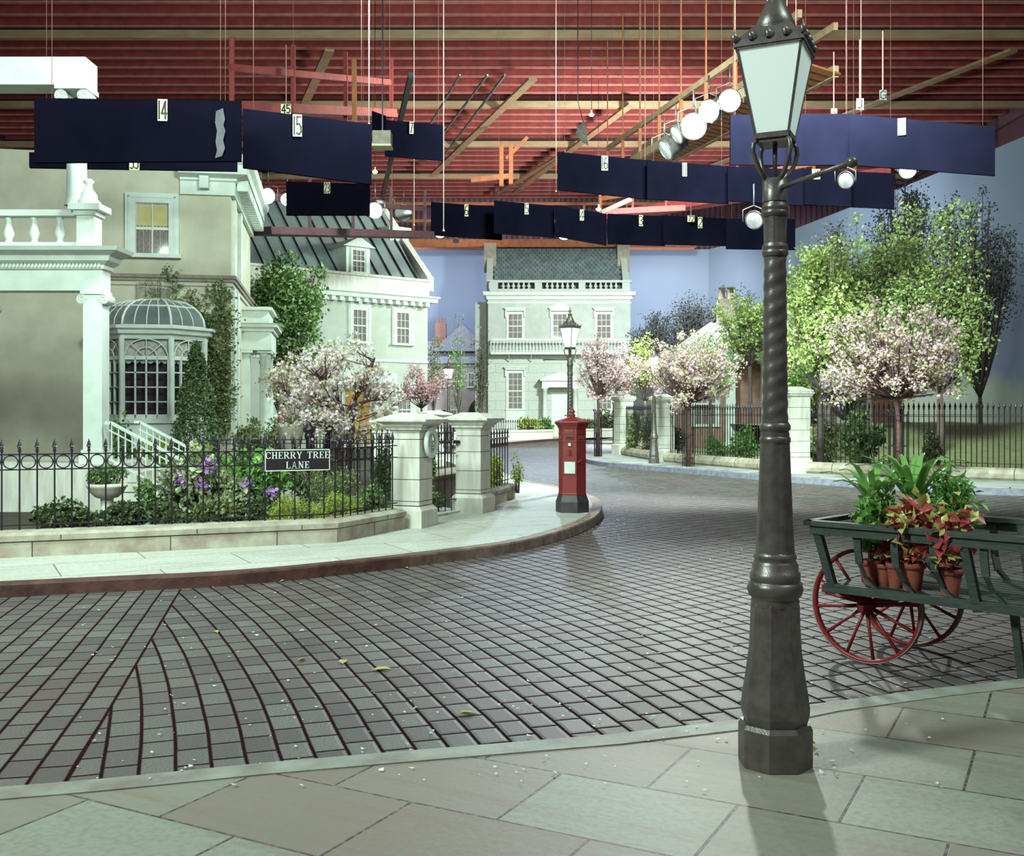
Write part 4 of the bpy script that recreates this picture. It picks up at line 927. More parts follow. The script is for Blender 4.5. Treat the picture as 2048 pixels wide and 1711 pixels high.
MB(T(0.005, -ap, 0)).box(-.09, .088, -.017, -.013, .64, .83).build('notice', M['paper'], f_)
mb = MB(T(0, -ap-.004, 0))
for k in range(5): x = (k-2)*.026; mb.lathe([(.001, 1.30), (.016, 1.315), (.014, 1.335), (.001, 1.36)], 6, x, 0)
mb.box(-.062, .062, -.006, .002, 1.297, 1.306)
for s_ in (-1, 1): mb.tube([(s_*.02, 0, 1.36), (s_*.05, 0, 1.352), (s_*.062, 0, 1.33)], .006, 5)
mb.ball((0, 0, 1.368), .009, 6, 4); mb.build('crown_emblem', M['gold'], t)
mb = MB(T(0, -ap-.004, 0))
mb.tube([(-.045, 0, 1.02), (-.02, 0, 1.0), (-.005, 0, .93), (.01, 0, 1.0), (.03, 0, 1.03)], .006, 5); mb.tube([(.0, 0, .92), (.0, 0, 1.03), (.035, 0, 1.02), (.03, 0, .985), (0, 0, .975), (.045, 0, .93)], .006, 5); mb.tube([(-.05, 0, .93), (-.03, 0, .92), (-.01, 0, .95), (.02, 0, .94)], .004, 5)
mb.build('cipher', M['post_red'], t)
Mx = RZ(PI/3) @ T(0, -ap-.003, 1.222); text_obj('lettering', 'OFFICE', .075, M['gold'], t, Mx, .002, .8)
Mx = RZ(-PI/3) @ T(0, -ap-.003, 1.222); text_obj('lettering', 'POST', .075, M['gold'], t, Mx, .002, .8)
mb = MB(RZ(PI/3)); mb.box(-.11, -.06, -ap-.015, -ap, .80, .86); mb.tube([(-.085, -ap-.03, .83), (-.06, -ap-.035, .85), (-.045, -ap-.03, .88)], .008, 6); mb.ball((-.085, -ap-.018, .83), .016); mb.build('door_lock', M['post_red'], t)

# ================================================================== FRONT RAILINGS, GARDEN WALL, GATE PILLARS
CW = .30
W0, W1, C1, A1, B1, E1 = Vector((-8.6, 10.72)), Vector((-4.86, 12.12)), Vector((-2.20, 13.20)), Vector((-1.50, 14.72)), Vector((-.66, 17.2)), Vector((.06, 20.0))
def garden_wall(label, pts, w=.34, h=.17, hc=.29, seg=1.25):
    t = thing('garden_wall', label, 'wall', (pts[0].x, pts[0].y, PZ), 0); L0 = pts[0]
    P_ = [tuple(p-L0) for p in pts]
    mb = MB(); mb.sweep([(0, -.02), (0, h), (-w, h), (-w, -.02)], P_); mb.build('wall_base', M['wallstone'], t)
    mb = MB(); mb.sweep([(.02, h+.012), (.028, h+.075), (-.02, h+.105), (-w*.55, hc-.0), (-w*.8, hc), (-w-.02, h+.09), (-w-.02, h+.012)], P_); mb.build('coping', M['wallstone'], t)
    mb = MB(); mb.sweep([(-.01, h-.004), (-.01, h+.016), (-w+.01, h+.016), (-w+.01, h-.004)], P_); acc = 0
    for a, b in zip(pts, pts[1:]):
        d = (b-a).normalized(); nr = Vector((d.y, -d.x)); L = (b-a).length; k = seg*.7
        while k < L-.1:
            p = a+d*k-L0; mb.bar((*(p+nr*.001), 0), (*(p+nr*.001), h), .010, .006); p2 = p+d*.3; mb.bar((*(p2+nr*.025), h+.02), (*(p2+nr*.029), h+.075), .008, .006); mb.bar((*(p2-nr*.02), hc-.075), (*(p2-nr*.18), hc+.001), .008, .006); k += seg
    mb.build('joint', M['joint'], t); return t
garden_wall('low pale stone wall with sloped coping under the nearest iron railings', [W0, W1, C1, A1])
garden_wall('short low stone wall running back from the gate pillar beyond the gate', [B1+Vector((.10, .1)), E1], w=.32)
MBp = None
def make_picket(par, H, rail_zs, spear=.10, r=.0095, mat=None, ball=True):
    mb = MB(); mb.lathe([(r, 0), (r, H-spear-.04)], 6)
    z = H-spear-.04; mb.lathe([(r, z-.02), (r*2.2, z), (r*1.2, z+.015), (r*2.0, z+.03), (r*1.0, z+.04)], 8)
    mb.lathe([(r*1.2, z+.035), (r*3.1, z+.045), (r*2.5, z+.055), (r*1.7, z+.09), (.001, H)], 6, smooth=False)
    return mb.build('picket', mat or M['iron'], par)
def iron_fence(label, p0, p1, sp, H, rails, zb, rings=None, group='iron railings', r=.0095, drop=None, spear=.10, n=None, mat=None, knob=None):
    p0 = Vector(p0); p1 = Vector(p1); d = p1-p0; L = d.length; a = math.atan2(d.y, d.x)
    t = thing('iron_railing', label, 'railing', (p0.x, p0.y, zb), a, group); mat = mat or M['iron']
    for z in rails: MB().box(-.02, L+.02, -.014, .014, z-.007, z+.007).build('rail', mat, t)
    n = n or max(2, int(round(L/sp))); pk = make_picket(t, H, rails, spear, r, mat)
    if knob: pk.data  # knobs come from the rails' collars
    pk.location = (L/n*.5, 0, 0)
    for k in range(1, n): inst(pk, t, (L/n*(k+.5), 0, 0))
    if rings:
        z = (rings[0]+rings[1])/2; R = (rings[1]-rings[0])/2-.006
        rg = MB().torus(R-.006, .0075, 20, 6, RX(PI/2)).build('ring', mat, t); rg.location = (L/n, 0, z)
        for k in range(2, n): inst(rg, t, (L/n*k, 0, z))
    return t
off = Vector((-.04, .13)); TIP = 1.335-.265; zb = PZ+.265
fa, fb, fc = W0+Vector((-.05, .14)), C1+Vector((-.10, .155)), A1+Vector((-.13, .0))
iron_fence('nearest run of black spear-topped iron railings, in front of the shrubs', fa, fb, .183, TIP, (.08, .715, .89), zb, (.715, .89))
iron_fence('short run of black railings between the street sign and the first stone pillar', fb, fc, .178, TIP+.03, (.10, .74, .905), zb, (.74, .905))
iron_fence('black railings running back from the second stone pillar over a low wall', B1+Vector((.03, .28)), E1+Vector((-.12, -.05)), .215, TIP, (.10, .74, .90), zb, (.74, .90))
gp = iron_fence('narrow three-bar open iron gate leaf hinged on the second stone pillar', B1+Vector((-.57, -.33)), B1+Vector((-.27, -.10)), .1, 1.335, (.22, .97, 1.15), PZ, (.97, 1.15), n=3)
gp.name = 'gate'; gp['category'] = 'gate'
mb = MB(); mb.bar((.36, 0, 1.15), (.46, .0, 1.15), .05, .05); mb.build('hinge', M['iron'], gp)

def gate_pillar(label, x, y, rz, w=.44, H=1.62, courses=(.37, .68, .99, 1.25), pl=True, cap=.80, mat=None, group='stone gate pillars', plinth=.30):
    mat = mat or M['pier']
    t = thing('stone_pillar', label, 'pillar', (x, y, PZ), rz, group); h = w/2; cz = H-.27
    if pl:
        mb = MB(); e = .06; mb.add([(-h-e, -h-e, -.01), (h+e, -h-e, -.01), (h+e, h+e, -.01), (-h-e, h+e, -.01), (-h-e, -h-e, plinth-.06), (h+e, -h-e, plinth-.06), (h+e, h+e, plinth-.06), (-h-e, h+e, plinth-.06), (-h-.005, -h-.005, plinth), (h+.005, -h-.005, plinth), (h+.005, h+.005, plinth), (-h-.005, h+.005, plinth)],
              [(0, 1, 5, 4), (1, 2, 6, 5), (2, 3, 7, 6), (3, 0, 4, 7), (4, 5, 9, 8), (5, 6, 10, 9), (6, 7, 11, 10), (7, 4, 8, 11), (8, 9, 10, 11)]); mb.build('plinth', mat, t)
    mb = MB(); zs = [plinth+.008 if pl else 0]+[c for c in courses]+[cz]
    zs = sorted(set(zs))
    for a, b in zip(zs, zs[1:]): mb.box(-h, h, -h, h, a+.005, b-.005)
    mb.build('shaft', mat, t)
    mb = MB()
    for c in zs[1:-1]: mb.box(-h+.012, h-.012, -h+.012, h-.012, c-.006, c+.006)
    mb.build('joint', M['joint'], t)
    c2 = cap/2; mb = MB(); rows = [(h+.01, cz), (h+.015, cz+.03), (h+.05, cz+.035), (h+.055, cz+.075), (h+.075, cz+.08), (h+.09, cz+.115), (c2-.02, cz+.15), (c2, cz+.155), (c2, cz+.185), (c2*.42, H), (c2*.42, H+.01)]
    mb.lathe([(r_*1.41421, z) for r_, z in rows], 4, a0=PI/4, smooth=False); mb.build('cap', mat, t)
    return t
pa = math.radians(-20)
gate_pillar('nearer pale stone gate pillar, at the end of the front railings with a ring plaque', A1.x+.06, A1.y+.40, pa)
gate_pillar('second pale stone gate pillar, with the narrow gate leaf on it', B1.x+.02, B1.y+.12, pa)
gate_pillar('distant pale stone pillar whose cap shows between the two gate pillars', (867-1024)*31/F, 31, pa, H=1.66, cap=.86)
# house number plaque
nx_, ny_ = cos(pa), sin(pa)
t = thing('number_plaque', 'oval white ring with a raised figure on the nearer gate pillar', 'plaque', (A1.x+.06+nx_*.285, A1.y+.40+ny_*.285, PZ+1.20), pa+PI/2-.06)
MB(T(0, -.02, 0)).torus(.160, .036, 32, 10, RX(PI/2) @ Matrix.Diagonal((.95, 1.12, 1, 1))).build('ring', M['white'], t)
text_obj('number', '5', .18, M['white'], t, T(0, -.012, 0), .01)
# street sign
d = (fb-fa).normalized(); p = fb-d*.43; an = math.atan2(d.y, d.x)
t = thing('street_sign', 'black street sign with white serif lettering CHERRY TREE LANE, fixed to the railings', 'sign', (p.x+d.y*.03, p.y-d.x*.03, PZ+.91), an)
MB().box(-.405, .405, -.012, .012, -.005, .262).build('plate', M['signblack'], t)
mb = MB()
for x0, x1, z0, z1 in ((-.405, .405, -.005, .006), (-.405, .405, .251, .262), (-.405, -.395, -.005, .262), (.395, .405, -.005, .262)): mb.box(x0, x1, -.016, -.012, z0, z1)
mb.build('border', M['signwhite'], t)
def letter(mb, ch, x, z, h):
    k = h; st = .155*k; tn = .075*k; y0, y1 = -.0165, -.0125
    def R_(a, b, c, d_): mb.box(x+a*k, x+b*k, y0, y1, z+c*k, z+d_*k)
    def D(a, b, c, e, w_): mb.bar((x+a*k, (y0+y1)/2, z+b*k), (x+c*k, (y0+y1)/2, z+e*k), .004, w_*k)
    def arc(cx, cz, rx, rz, a0, a1, w0, w1, n=14):
        pts = []
        for i in range(n+1):
            a = math.radians(a0+(a1-a0)*i/n); ww = w0+(w1-w0)*abs(cos(a)); pts.append((a, ww))
        vs = [(x+(cx+rx*cos(a))*k, y0, z+(cz+rz*sin(a))*k) for a, w_ in pts]+[(x+(cx+(rx-w_)*cos(a))*k, y0, z+(cz+(rz-w_*.75)*sin(a))*k) for a, w_ in pts]
        mb.add(vs, [(i, i+1, n+2+i, n+1+i) for i in range(n)]); mb.add([(a, y1, c) for a, b, c in vs], [(i, i+1, n+2+i, n+1+i) for i in range(n)])
    S_ = .155; N = .07
    def stem(a, ser=.07): R_(a, a+S_, 0, 1); R_(a-ser, a+S_+ser, 0, .06); R_(a-ser, a+S_+ser, .94, 1)
    if ch == 'C': arc(.40, .5, .40, .5, 42, 318, .07, .17, 26); R_(.66, .72, .66, .95); R_(.67, .71, .12, .30); W = .76
    elif ch == 'H': stem(.07); stem(.55); R_(.2, .57, .46, .54); W = .80
    elif ch == 'E': stem(.07); R_(.1, .62, 0, .065); R_(.1, .60, .935, 1); R_(.2, .46, .47, .54); R_(.56, .62, 0, .24); R_(.54, .60, .78, 1); R_(.41, .46, .38, .63); W = .66
    elif ch == 'R': stem(.07); arc(.36, .74, .32, .26, -90, 90, .06, .16, 14); R_(.2, .37, .94, 1); R_(.2, .38, .48, .54); D(.38, .50, .70, .02, .15); R_(.60, .80, 0, .06); W = .80
    elif ch == 'Y': D(.10, 1, .38, .44, .15); D(.66, 1, .42, .44, .08); R_(.31, .46, 0, .48); R_(.24, .53, 0, .06); R_(-.02, .25, .94, 1); R_(.54, .78, .94, 1); W = .76
    elif ch == 'T': R_(.28, .43, 0, 1); R_(.20, .51, 0, .06); R_(0, .71, .93, 1); R_(0, .06, .76, 1); R_(.65, .71, .76, 1); W = .71
    elif ch == 'L': stem(.07); R_(.1, .62, 0, .065); R_(.56, .62, 0, .26); W = .64
    elif ch == 'A': D(.12, 0, .38, 1, .07); D(.40, 1, .66, 0, .16); R_(.22, .54, .30, .37); R_(0, .24, 0, .06); R_(.54, .80, 0, .06); W = .80
    elif ch == 'N': R_(.10, .17, 0, 1); R_(.62, .69, 0, 1); D(.12, 1, .66, 0.02, .16); R_(0, .27, 0, .06); R_(0, .2, .94, 1); R_(.52, .79, .94, 1); W = .79
    else: W = .52
    return W
def line(par, s, cx, z, h, gap=.13):
    tot = 0; tmp = MB()
    for ch in s: tot += letter(tmp, ch, 0, 0, 1)+gap
    x = cx-(tot-gap)*h/2
    for ch in s:
        mb = MB(); wd = letter(mb, ch, x, z, h)
        if mb.v: mb.build('letter', M['signwhite'], par)
        x += (wd+gap)*h
line(t, 'CHERRY TREE', 0, .148, .086); line(t, 'LANE', 0, .025, .086, .16)

# inner garden fences, newel posts
def newel(par, x, H, r=.04):
    mb = MB(); mb.lathe([(r, 0), (r, H-.22), (r*1.4, H-.20), (r*1.5, H-.14), (r*1.15, H-.12), (r*2.0, H-.08), (r*1.9, H-.04), (r*.9, H-.01), (r*.8, H+.02), (r*.45, H+.05), (.001, H+.13)], 12, x, 0); return mb.build('newel_post', M['iron'], par)
f = iron_fence('black inner garden railing with newel post, in front of the red flower urn', (-5.05, 16.4), (-1.9, 16.8), .128, 1.30, (.2, 1.14, 1.20), PZ, spear=.10, r=.010); newel(f, 1.85, 1.42, .05)
f = iron_fence('black railing behind the white cherry tree, before the ochre door', (-4.6, 23.4), (-2.3, 24.2), .13, 1.34, (.3, 1.14, 1.22), PZ, r=.013); newel(f, .5, 1.46, .06); newel(f, 2.3, 1.46, .06)
f = iron_fence('short black railing seen through the gate between the stone pillars', (-1.75, 19.2), (-1.15, 21.2), .18, 1.05, (.12, .70, .88), PZ+.36, (.70, .88))
garden_wall('pale low wall with sloped top seen through the gate', [Vector((-1.9, 18.2)), Vector((-1.45, 17.75))][::1]+[Vector((-.9, 19.6))], w=.3, h=.45, hc=.60)
# ball-topped piers in front of the metal-roofed house
for i, (px, Yd, lab) in enumerate(((756, 35, 'larger stone ball on a pier left of the distant gate'), (776, 38, 'smaller stone ball on a pier behind the larger one'))):
    t = thing('ball_pier', lab, 'pier', ((px-1024)*Yd/F, Yd, PZ), 0, 'ball-topped piers'); MB().box(-.2, .2, -.2, .2, 0, 1.28).box(-.26, .26, -.26, .26, 1.28, 1.36).build('pier', M['pier'], t); MB().ball((0, 0, 1.52), .165, 16, 12).build('ball', M['brownstr'], t)

# ---- right-hand railings and piers
P1, P2, P3, P4 = Vector((4.27, 40.2)), Vector((4.98, 34.6)), Vector((7.62, 28.3)), Vector((13.2, 24.0))
def rpier(label, p, rz, H=2.28, w=.56): return gate_pillar(label, p.x, p.y, rz, w, H, (.55, .85, 1.15, 1.45, 1.75), True, .72, M['pier'], 'stone piers of the park railings', .42)
rpier('farthest banded stone pier of the park railings, left of the pavement lamp', P1, .35); rpier('banded stone pier of the park railings just right of the pavement lamp', P2, .30, 2.2); rpier('nearest banded stone pier of the park railings, behind the foreground lamp post', P3, .28, 2.3, .58)
def rwall(label, a, b):
    t = thing('garden_wall', label, 'wall', (a.x, a.y, PZ)); q = [(0, 0), tuple(b-a)]
    MB().sweep([(.0, -.01), (.06, .06), (.07, .16), (.02, .25), (-.08, .30), (-.2, .30), (-.3, .24), (-.34, .1), (-.34, -.01)], q).build('rounded_curb', M['wallstone'], t)
    mb = MB(); d = (b-a).normalized(); nr = Vector((d.y, -d.x)); L = (b-a).length; k = .7
    while k < L: p = d*k; mb.tube([(*(p+nr*o_), z) for o_, z in ((.001, 0), (.063, .06), (.073, .16), (.022, .252), (-.08, .303), (-.2, .303))], .008, 4); k += 1.1
    mb.build('joint', M['joint'], t)
d23 = (P3-P2).normalized(); d12 = (P2-P1).normalized(); d34 = (P4-P3).normalized(); nf = lambda d: Vector((d.y, -d.x))
rwall('rounded stone curb between the two far park piers', P1+d12*.35+nf(d12)*-.15*-1, P2-d12*.35+nf(d12)*.15); rwall('rounded stone curb under the middle park railings', P2+d23*.35+nf(d23)*.15, P3-d23*.35+nf(d23)*.15); rwall('rounded stone curb under the rightmost park railings', P3+d34*.4+nf(d34)*.15, P4+nf(d34)*.15)
RAILK = dict(H=1.62, rails=(.12, 1.25, 1.29), zb=PZ+.27, r=.013, spear=.14)
iron_fence('leafy black park railings between the two far stone piers', P1+d12*.4, P2-d12*.4, .20, group='park railings', **RAILK)
iron_fence('black park railings in front of the brick lodge', P2+d23*.4, P3-d23*.4, .135, group='park railings', **RAILK)
iron_fence('black park railings in front of the lawn, behind the flower cart', P3+d34*.45, P4, .125, group='park railings', **RAILK)
# back-block wall and railings
q0, q1, q2 = Vector((-3.4, 56.8)), Vector((2.45, 63.2)), Vector((6.6, 67.3))
def bwall(label, a, b):
    t = thing('garden_wall', label, 'wall', (a.x, a.y, PZ)); MB().sweep([(0, -.01), (0, .42), (.05, .44), (.05, .56), (-.4, .56), (-.4, -.01)], [(0, 0), tuple(b-a)]).build('wall_base', M['pier'], t)
bwall('low pale wall across the street end, left of the white porch', q0, q1); bwall('low pale wall across the street end, right of the white porch', Vector((4.4, 65.2)), q2)
iron_fence('low black railings across the street end, left of the white porch', q0+Vector((-.15, .2)), q1+Vector((-.15, .2)), .2, .62, (.06, .45), PZ+.56, r=.016, group='street end railings', spear=.12)
iron_fence('low black railings across the street end, right of the white porch', Vector((4.25, 65.4)), q2+Vector((-.15, .2)), .2, .62, (.06, .45), PZ+.56, r=.016, group='street end railings', spear=.12)

# ================================================================== FLOWER CART
ca = math.atan2(-.69, .72); t = thing('flower_cart', 'dark green flower cart with red spoked wheels at right, filled with potted plants', 'cart', (2.104, 7.45, 0), ca)
Gn, Rd = M['cartgreen'], M['cartred']; Lc = 1.62; zb_, zt_ = .572, .975
for y in (0, 1.12):
    MB().box(-.02, Lc, y-.04, y+.04, zt_, zt_+.035).build('top_rail', Gn, t); MB().box(.02, Lc-.04, y-.02, y+.03, zt_-.06, zt_).build('under_rail', Gn, t)
    yb = .06 if y == 0 else 1.06
    MB().box(.10, Lc-.10, yb-.03, yb+.03, zb_-.06, zb_).build('sill_rail', Gn, t)
    s_ = 1 if y == 0 else -1
    for x0, x1 in ((.05, .17), (Lc-.55, Lc-.47), (Lc-.06, Lc-.16)): MB().bar((x0, y+s_*.01, zt_), (x1, yb, zb_-.07), .055, .05).build('corner_post', Gn, t)
    for xx in (.36, .62, .88, 1.2):
        pts = [(xx, y+s_*.015, zt_-.01), (xx, y+s_*.015, zt_-.12), (xx+.01, y+s_*.02, zt_-.24), (xx+.045, y+s_*.05, zt_-.34), (xx+.12, yb, zb_-.01)]
        mb = MB(); 
        for a, b in zip(pts, pts[1:]): mb.bar(a, b, .05, .02)
        mb.build('curved_slat', Gn, t)
for x in (-.0, Lc-.03): MB().box(x-.02, x+.04, -.04, 1.16, zt_-.0, zt_+.035).build('end_rail', Gn, t)
for x in (.12, Lc-.14): MB().box(x-.03, x+.03, -.0+.1, 1.02, zb_-.06, zb_).build('end_sill', Gn, t)
for k in range(10): MB().box(.13, Lc-.13, .07+.095*k, .07+.095*k+.08, zb_-.02, zb_).build('floor_slat', Gn, t)
def wheel(y):
    mb = MB(T(.305, y, .407) @ RX(PI/2)); n = 48
    prof = [(.378, -.018), (.404, -.022), (.404, .022), (.378, .018)]
    vs = [(r*cos(2*PI*i/n), r*sin(2*PI*i/n), z) for i in range(n) for r, z in prof]
    mb.add(vs, [(i*4+j, ((i+1) % n)*4+j, ((i+1) % n)*4+(j+1) % 4, i*4+(j+1) % 4) for i in range(n) for j in range(4)], True)
    w_ = mb.build('wheel', Rd, t)
    mb = MB(T(.305, y, .407) @ RX(PI/2)); vs = [(r*cos(2*PI*i/n), r*sin(2*PI*i/n), z) for i in range(n) for r, z in ((.399, -.024), (.407, -.024), (.407, .024), (.399, .024))]
    mb.add(vs, [(i*4+j, ((i+1) % n)*4+j, ((i+1) % n)*4+(j+1) % 4, i*4+(j+1) % 4) for i in range(n) for j in range(4)], True); mb.build('iron_tyre', M['brownstr'], w_)
    MB(T(.305, y, .407) @ RX(PI/2)).lathe([(.03, -.07), (.05, -.05), (.055, 0), (.05, .05), (.035, .07), (.03, .09), (.001, .092)], 16).build('hub', Rd, w_)
    for k in range(12):
        a = 2*PI*k/12+.13; MB(T(.305, y, .407) @ RX(PI/2)).tube([(.045*cos(a), .045*sin(a), 0), (.22*cos(a), .22*sin(a), 0), (.385*cos(a), .385*sin(a), 0)], [.015, .011, .013], 7).build('spoke', Rd, w_)
wheel(.265); wheel(.99)
MB().box(.31, .35, .12, 1.12, .387, .427).build('axle', Rd, t)
for y in (.27, .95):
    mb = MB()
    for dz, l in ((0, .34), (.012, .26), (.024, .18)): mb.tube([(.305+l*q, y, .425+dz+.045*q*q) for q in (-1, -.66, -.305, 0, .305, .66, 1)], .011, 6)
    mb.bar((-.02, y, .49), (Lc-.1, y, .49), .03, .04); mb.bar((.305-.32, y, .46), (.305-.32, y, .52), .03); mb.bar((.65, y, .46), (.65, y, .52), .03); mb.build('leaf_spring', Rd, t)
for y in (.2, .92):
    MB().bar((Lc-.2, y, .50), (Lc+.72, y-.0, .74), .045, .045).build('handle', Gn, t); MB().bar((Lc-.3, y, .5), (Lc-.24, y, .0), .045).build('prop_leg', Gn, t)
def cartpt(px, py, z):
    k = (px-1024)/F; y = .155+(1180-py)*.0035; cx_, sx_ = cos(ca), -sin(ca)
    x = (k*(7.45+cx_*y)-2.104-sx_*y)/(cx_+sx_*k); return 2.104+cx_*x+sx_*y, 7.45-sx_*x+cx_*y
def pot(label, x, y, z, r, h):
    t = thing('flower_pot', label, 'flower pot', (x, y, z), random.random(), 'terracotta pots on the cart')
    MB().lathe([(r*.68, 0), (r*.92, h*.78)], 12, capt=False).lathe([(r*.94, h*.78), (r*1.06, h*.80), (r*1.08, h), (r*.95, h), (r*.9, h*.85)], 12, capb=False).build('body', M['clay'], t)
    MB().lathe([(.001, h*.86), (r*.92, h*.87)], 12, capb=False, capt=False).build('earth', M['soil'], t); return t
def potted(name, label, x, y, z, h, spread, n, size, mat, tpl=LEAF, strap=False):
    t = thing(name, label, 'potted plant', (x, y, z), 0, 'plants on the cart')
    if strap:
        for k in range(n):
            a = 2*PI*k/n+random.uniform(-.2, .2); L = spread*random.uniform(.75, 1.2); up = h*random.uniform(.55, 1.0); wd = .022*random.uniform(.8, 1.3)
            pts = [Vector((L*q*cos(a), L*q*sin(a), up*(1.9*q-1.15*q*q)+h*.15)) for q in (0, .2, .4, .6, .8, 1)]; s_ = Vector((-sin(a), cos(a), 0)); ws = [.5, 1, 1.15, 1, .65, .03]
            mb = MB(); vs = []
            for p, w_ in zip(pts, ws): vs += [p-s_*wd*w_, p+Vector((0, 0, -.006)), p+s_*wd*w_]
            mb.add(vs, [f for i in range(5) for f in ((i*3, i*3+1, i*3+4, i*3+3), (i*3+1, i*3+2, i*3+5, i*3+4))], True); mb.build('leaf', mat, t)
        MB().tube([(0, 0, 0), (0, 0, h*.3)], .012, 6).build('stem', M['lf_green'], t)
    else:
        p = blob(n, (0, 0, h*.55), (spread, spread, h*.5), .4, 9, .5, .0); scatter('foliage', p, size, mat, t, tpl, .3)
        mb = MB()
        for k in range(5): a = k*1.3; mb.tube([(0, 0, 0), (.3*spread*cos(a), .3*spread*sin(a), h*.4), (.5*spread*cos(a), .5*spread*sin(a), h*.75)], .004, 5)
        mb.build('stem', M['lf_green'], t)
    return t
pots = [(1742, 1163, .075, .17, 'leftmost terracotta pot on the cart, under the plain green plant'), (1768, 1160, .06, .15, 'small terracotta pot just behind the leftmost pot on the cart'), (1792, 1172, .065, .17, 'terracotta pot on the cart between the curved slats'), (1824, 1180, .085, .19, 'largest terracotta pot on the cart, under the red and yellow leaves'), (1900, 1190, .08, .18, 'rightmost terracotta pot on the cart')]
pp = []
for px, py, r, h, lab in pots:
    x, y = cartpt(px, py, zb_); pot(lab, x, y, zb_, r, h); pp.append((x, y, zb_+h))
potted('leafy_plant', 'round-leaved green plant in the leftmost pot of the cart', pp[0][0], pp[0][1], pp[0][2]-.05, .62, .17, 620, .065, M['lf_bright'])
potted('leafy_plant', 'small dark green plant behind the leftmost pot of the cart', pp[1][0]+.02, pp[1][1]+.15, pp[1][2]-.04, .62, .2, 520, .06, M['lf_green'])
potted('coleus', 'coleus with red and yellow leaves above the largest pot of the cart', pp[3][0], pp[3][1], pp[3][2]-.10, .62, .19, 520, .10, M['lf_red'])
potted('coleus', 'smaller coleus with yellow-red leaves between the curved slats of the cart', pp[2][0], pp[2][1]+.06, pp[2][2]-.08, .36, .13, 180, .085, M['lf_red'])
potted('coleus', 'coleus with red leaves in the rightmost pot of the cart', pp[4][0], pp[4][1], pp[4][2]-.06, .5, .18, 330, .09, M['lf_red'])
x, y = cartpt(1765, 1120, zb_); potted('strap_leaf_plant', 'glossy strap-leaved plant standing tallest at the left of the cart', x-.02, y+.12, zb_+.42, .46, .34, 20, .1, M['lf_strap'], strap=True)
potted('strap_leaf_plant', 'glossy strap-leaved plant leaning behind the coleus on the cart', x+.24, y+.05, zb_+.42, .52, .36, 22, .1, M['lf_strap'], strap=True)
potted('leafy_plant', 'feathery green plant behind the coleus on the cart', x+.42, y-.05, zb_+.2, .62, .24, 900, .09, M['lf_bright'], NEEDLE)

# ================================================================== GARDEN PLANTING (left)
def gx(px, Y): return (px-1024)*Y/F
S_ = lambda lab, px, Y, wpx, h, n, size, mat, **k: shrub(k.pop('name', 'shrub'), lab, gx(px, Y), Y, wpx*Y/F, k.pop('ry', min(.5, wpx*Y/F)), h, n, size, M[mat], **k)
hed = 'dark holly bushes along the front railings'
S_('dark holly bush at the left end of the front railings', 120, 13.3, 70, .50, 1710, .075, 'lf_dark', group=hed)
S_('dark holly bush behind the front railings, below the boxwood bowl', 235, 13.6, 62, .47, 2090, .07, 'lf_dark', group=hed)
S_('dark holly bush behind the front railings, below the white steps', 335, 13.75, 60, .46, 2090, .07, 'lf_dark', group=hed)
S_('dark holly bush behind the front railings, below the purple rhododendron', 430, 13.9, 58, .50, 2090, .07, 'lf_olive', group=hed)
S_('dark holly bush behind the front railings, left of the yellow-green conifer', 512, 14.05, 50, .5, 1710, .065, 'lf_dark', group=hed)
S_('tall rhododendron with purple flower heads behind the middle of the front railings', 385, 14.5, 78, 1.22, 2470, .105, 'lf_varieg', flowers=(M['purple'], 11, .065, 46, .052))
S_('rhododendron with purple flower heads left of the street sign', 530, 14.9, 48, 1.15, 1425, .10, 'lf_bright', flowers=(M['purple'], 8, .065, 42, .050))
S_('feathery yellow-green conifer below the left part of the street sign', 590, 13.75, 62, .56, 4940, .055, 'lf_yellow', tpl=NEEDLE)
S_('feathery yellow-green conifer below the right part of the street sign', 665, 14.15, 60, .60, 4940, .055, 'lf_yellow', tpl=NEEDLE)
S_('grey-green juniper behind the street sign', 650, 15.6, 75, 1.0, 3800, .06, 'lf_olive', tpl=NEEDLE)
S_('low green shrub behind the short railings beside the stone pillar', 745, 14.9, 38, .62, 1520, .06, 'lf_green')
S_('leafy bright green bush below the bay window', 300, 19.5, 62, 1.25, 2280, .09, 'lf_yellow')
S_('leafy green bush left of the bay window by the white pier', 246, 18.9, 20, 1.7, 798, .09, 'lf_green', z0=PZ)
S_('bright green bush at the foot of the cone-shaped evergreen', 385, 18.8, 50, 1.28, 2280, .075, 'lf_bright')
S_('mid green bush behind the inner railing', 470, 18.2, 46, 1.05, 1710, .08, 'lf_bright')
S_('green bush behind the newel post of the inner railing', 620, 18.4, 60, 1.0, 1710, .075, 'lf_green', flowers=(M['cherryw'], 5, .05, 16, .04))
S_('dark green bush in front of the side portico', 500, 24.6, 42, 1.75, 2660, .085, 'lf_olive')
S_('rounded green bush left of the red flower urn', 546, 23.8, 26, 1.5, 1330, .08, 'lf_olive')
S_('green bush behind the short railings and the first stone pillar', 780, 18.6, 42, .95, 1520, .075, 'lf_green')
S_('climbing evergreen between the two stone gate pillars', 858, 17.6, 14, 1.35, 1710, .05, 'lf_green', ry=.2)
S_('dark low bush at the foot of the gate opening', 872, 16.9, 17, .42, 798, .055, 'lf_dark', ry=.2)
S_('yellow-green shrub behind the railings past the second stone pillar', 985, 19.6, 26, .95, 2660, .055, 'lf_yellow', ry=.9)
S_('loose yellow-green sprig leaning out past the end of the railings', 1035, 19.9, 16, .75, 247, .055, 'lf_yellow', ry=.15, z0=PZ+.1)
S_('dark holly bush between the boxwood bowl and the purple rhododendron', 283, 13.9, 55, .50, 1900, .07, 'lf_dark', group=hed)
S_('green low shrub filling the corner behind the sign and the short railings', 700, 14.7, 52, .55, 1700, .06, 'lf_olive')
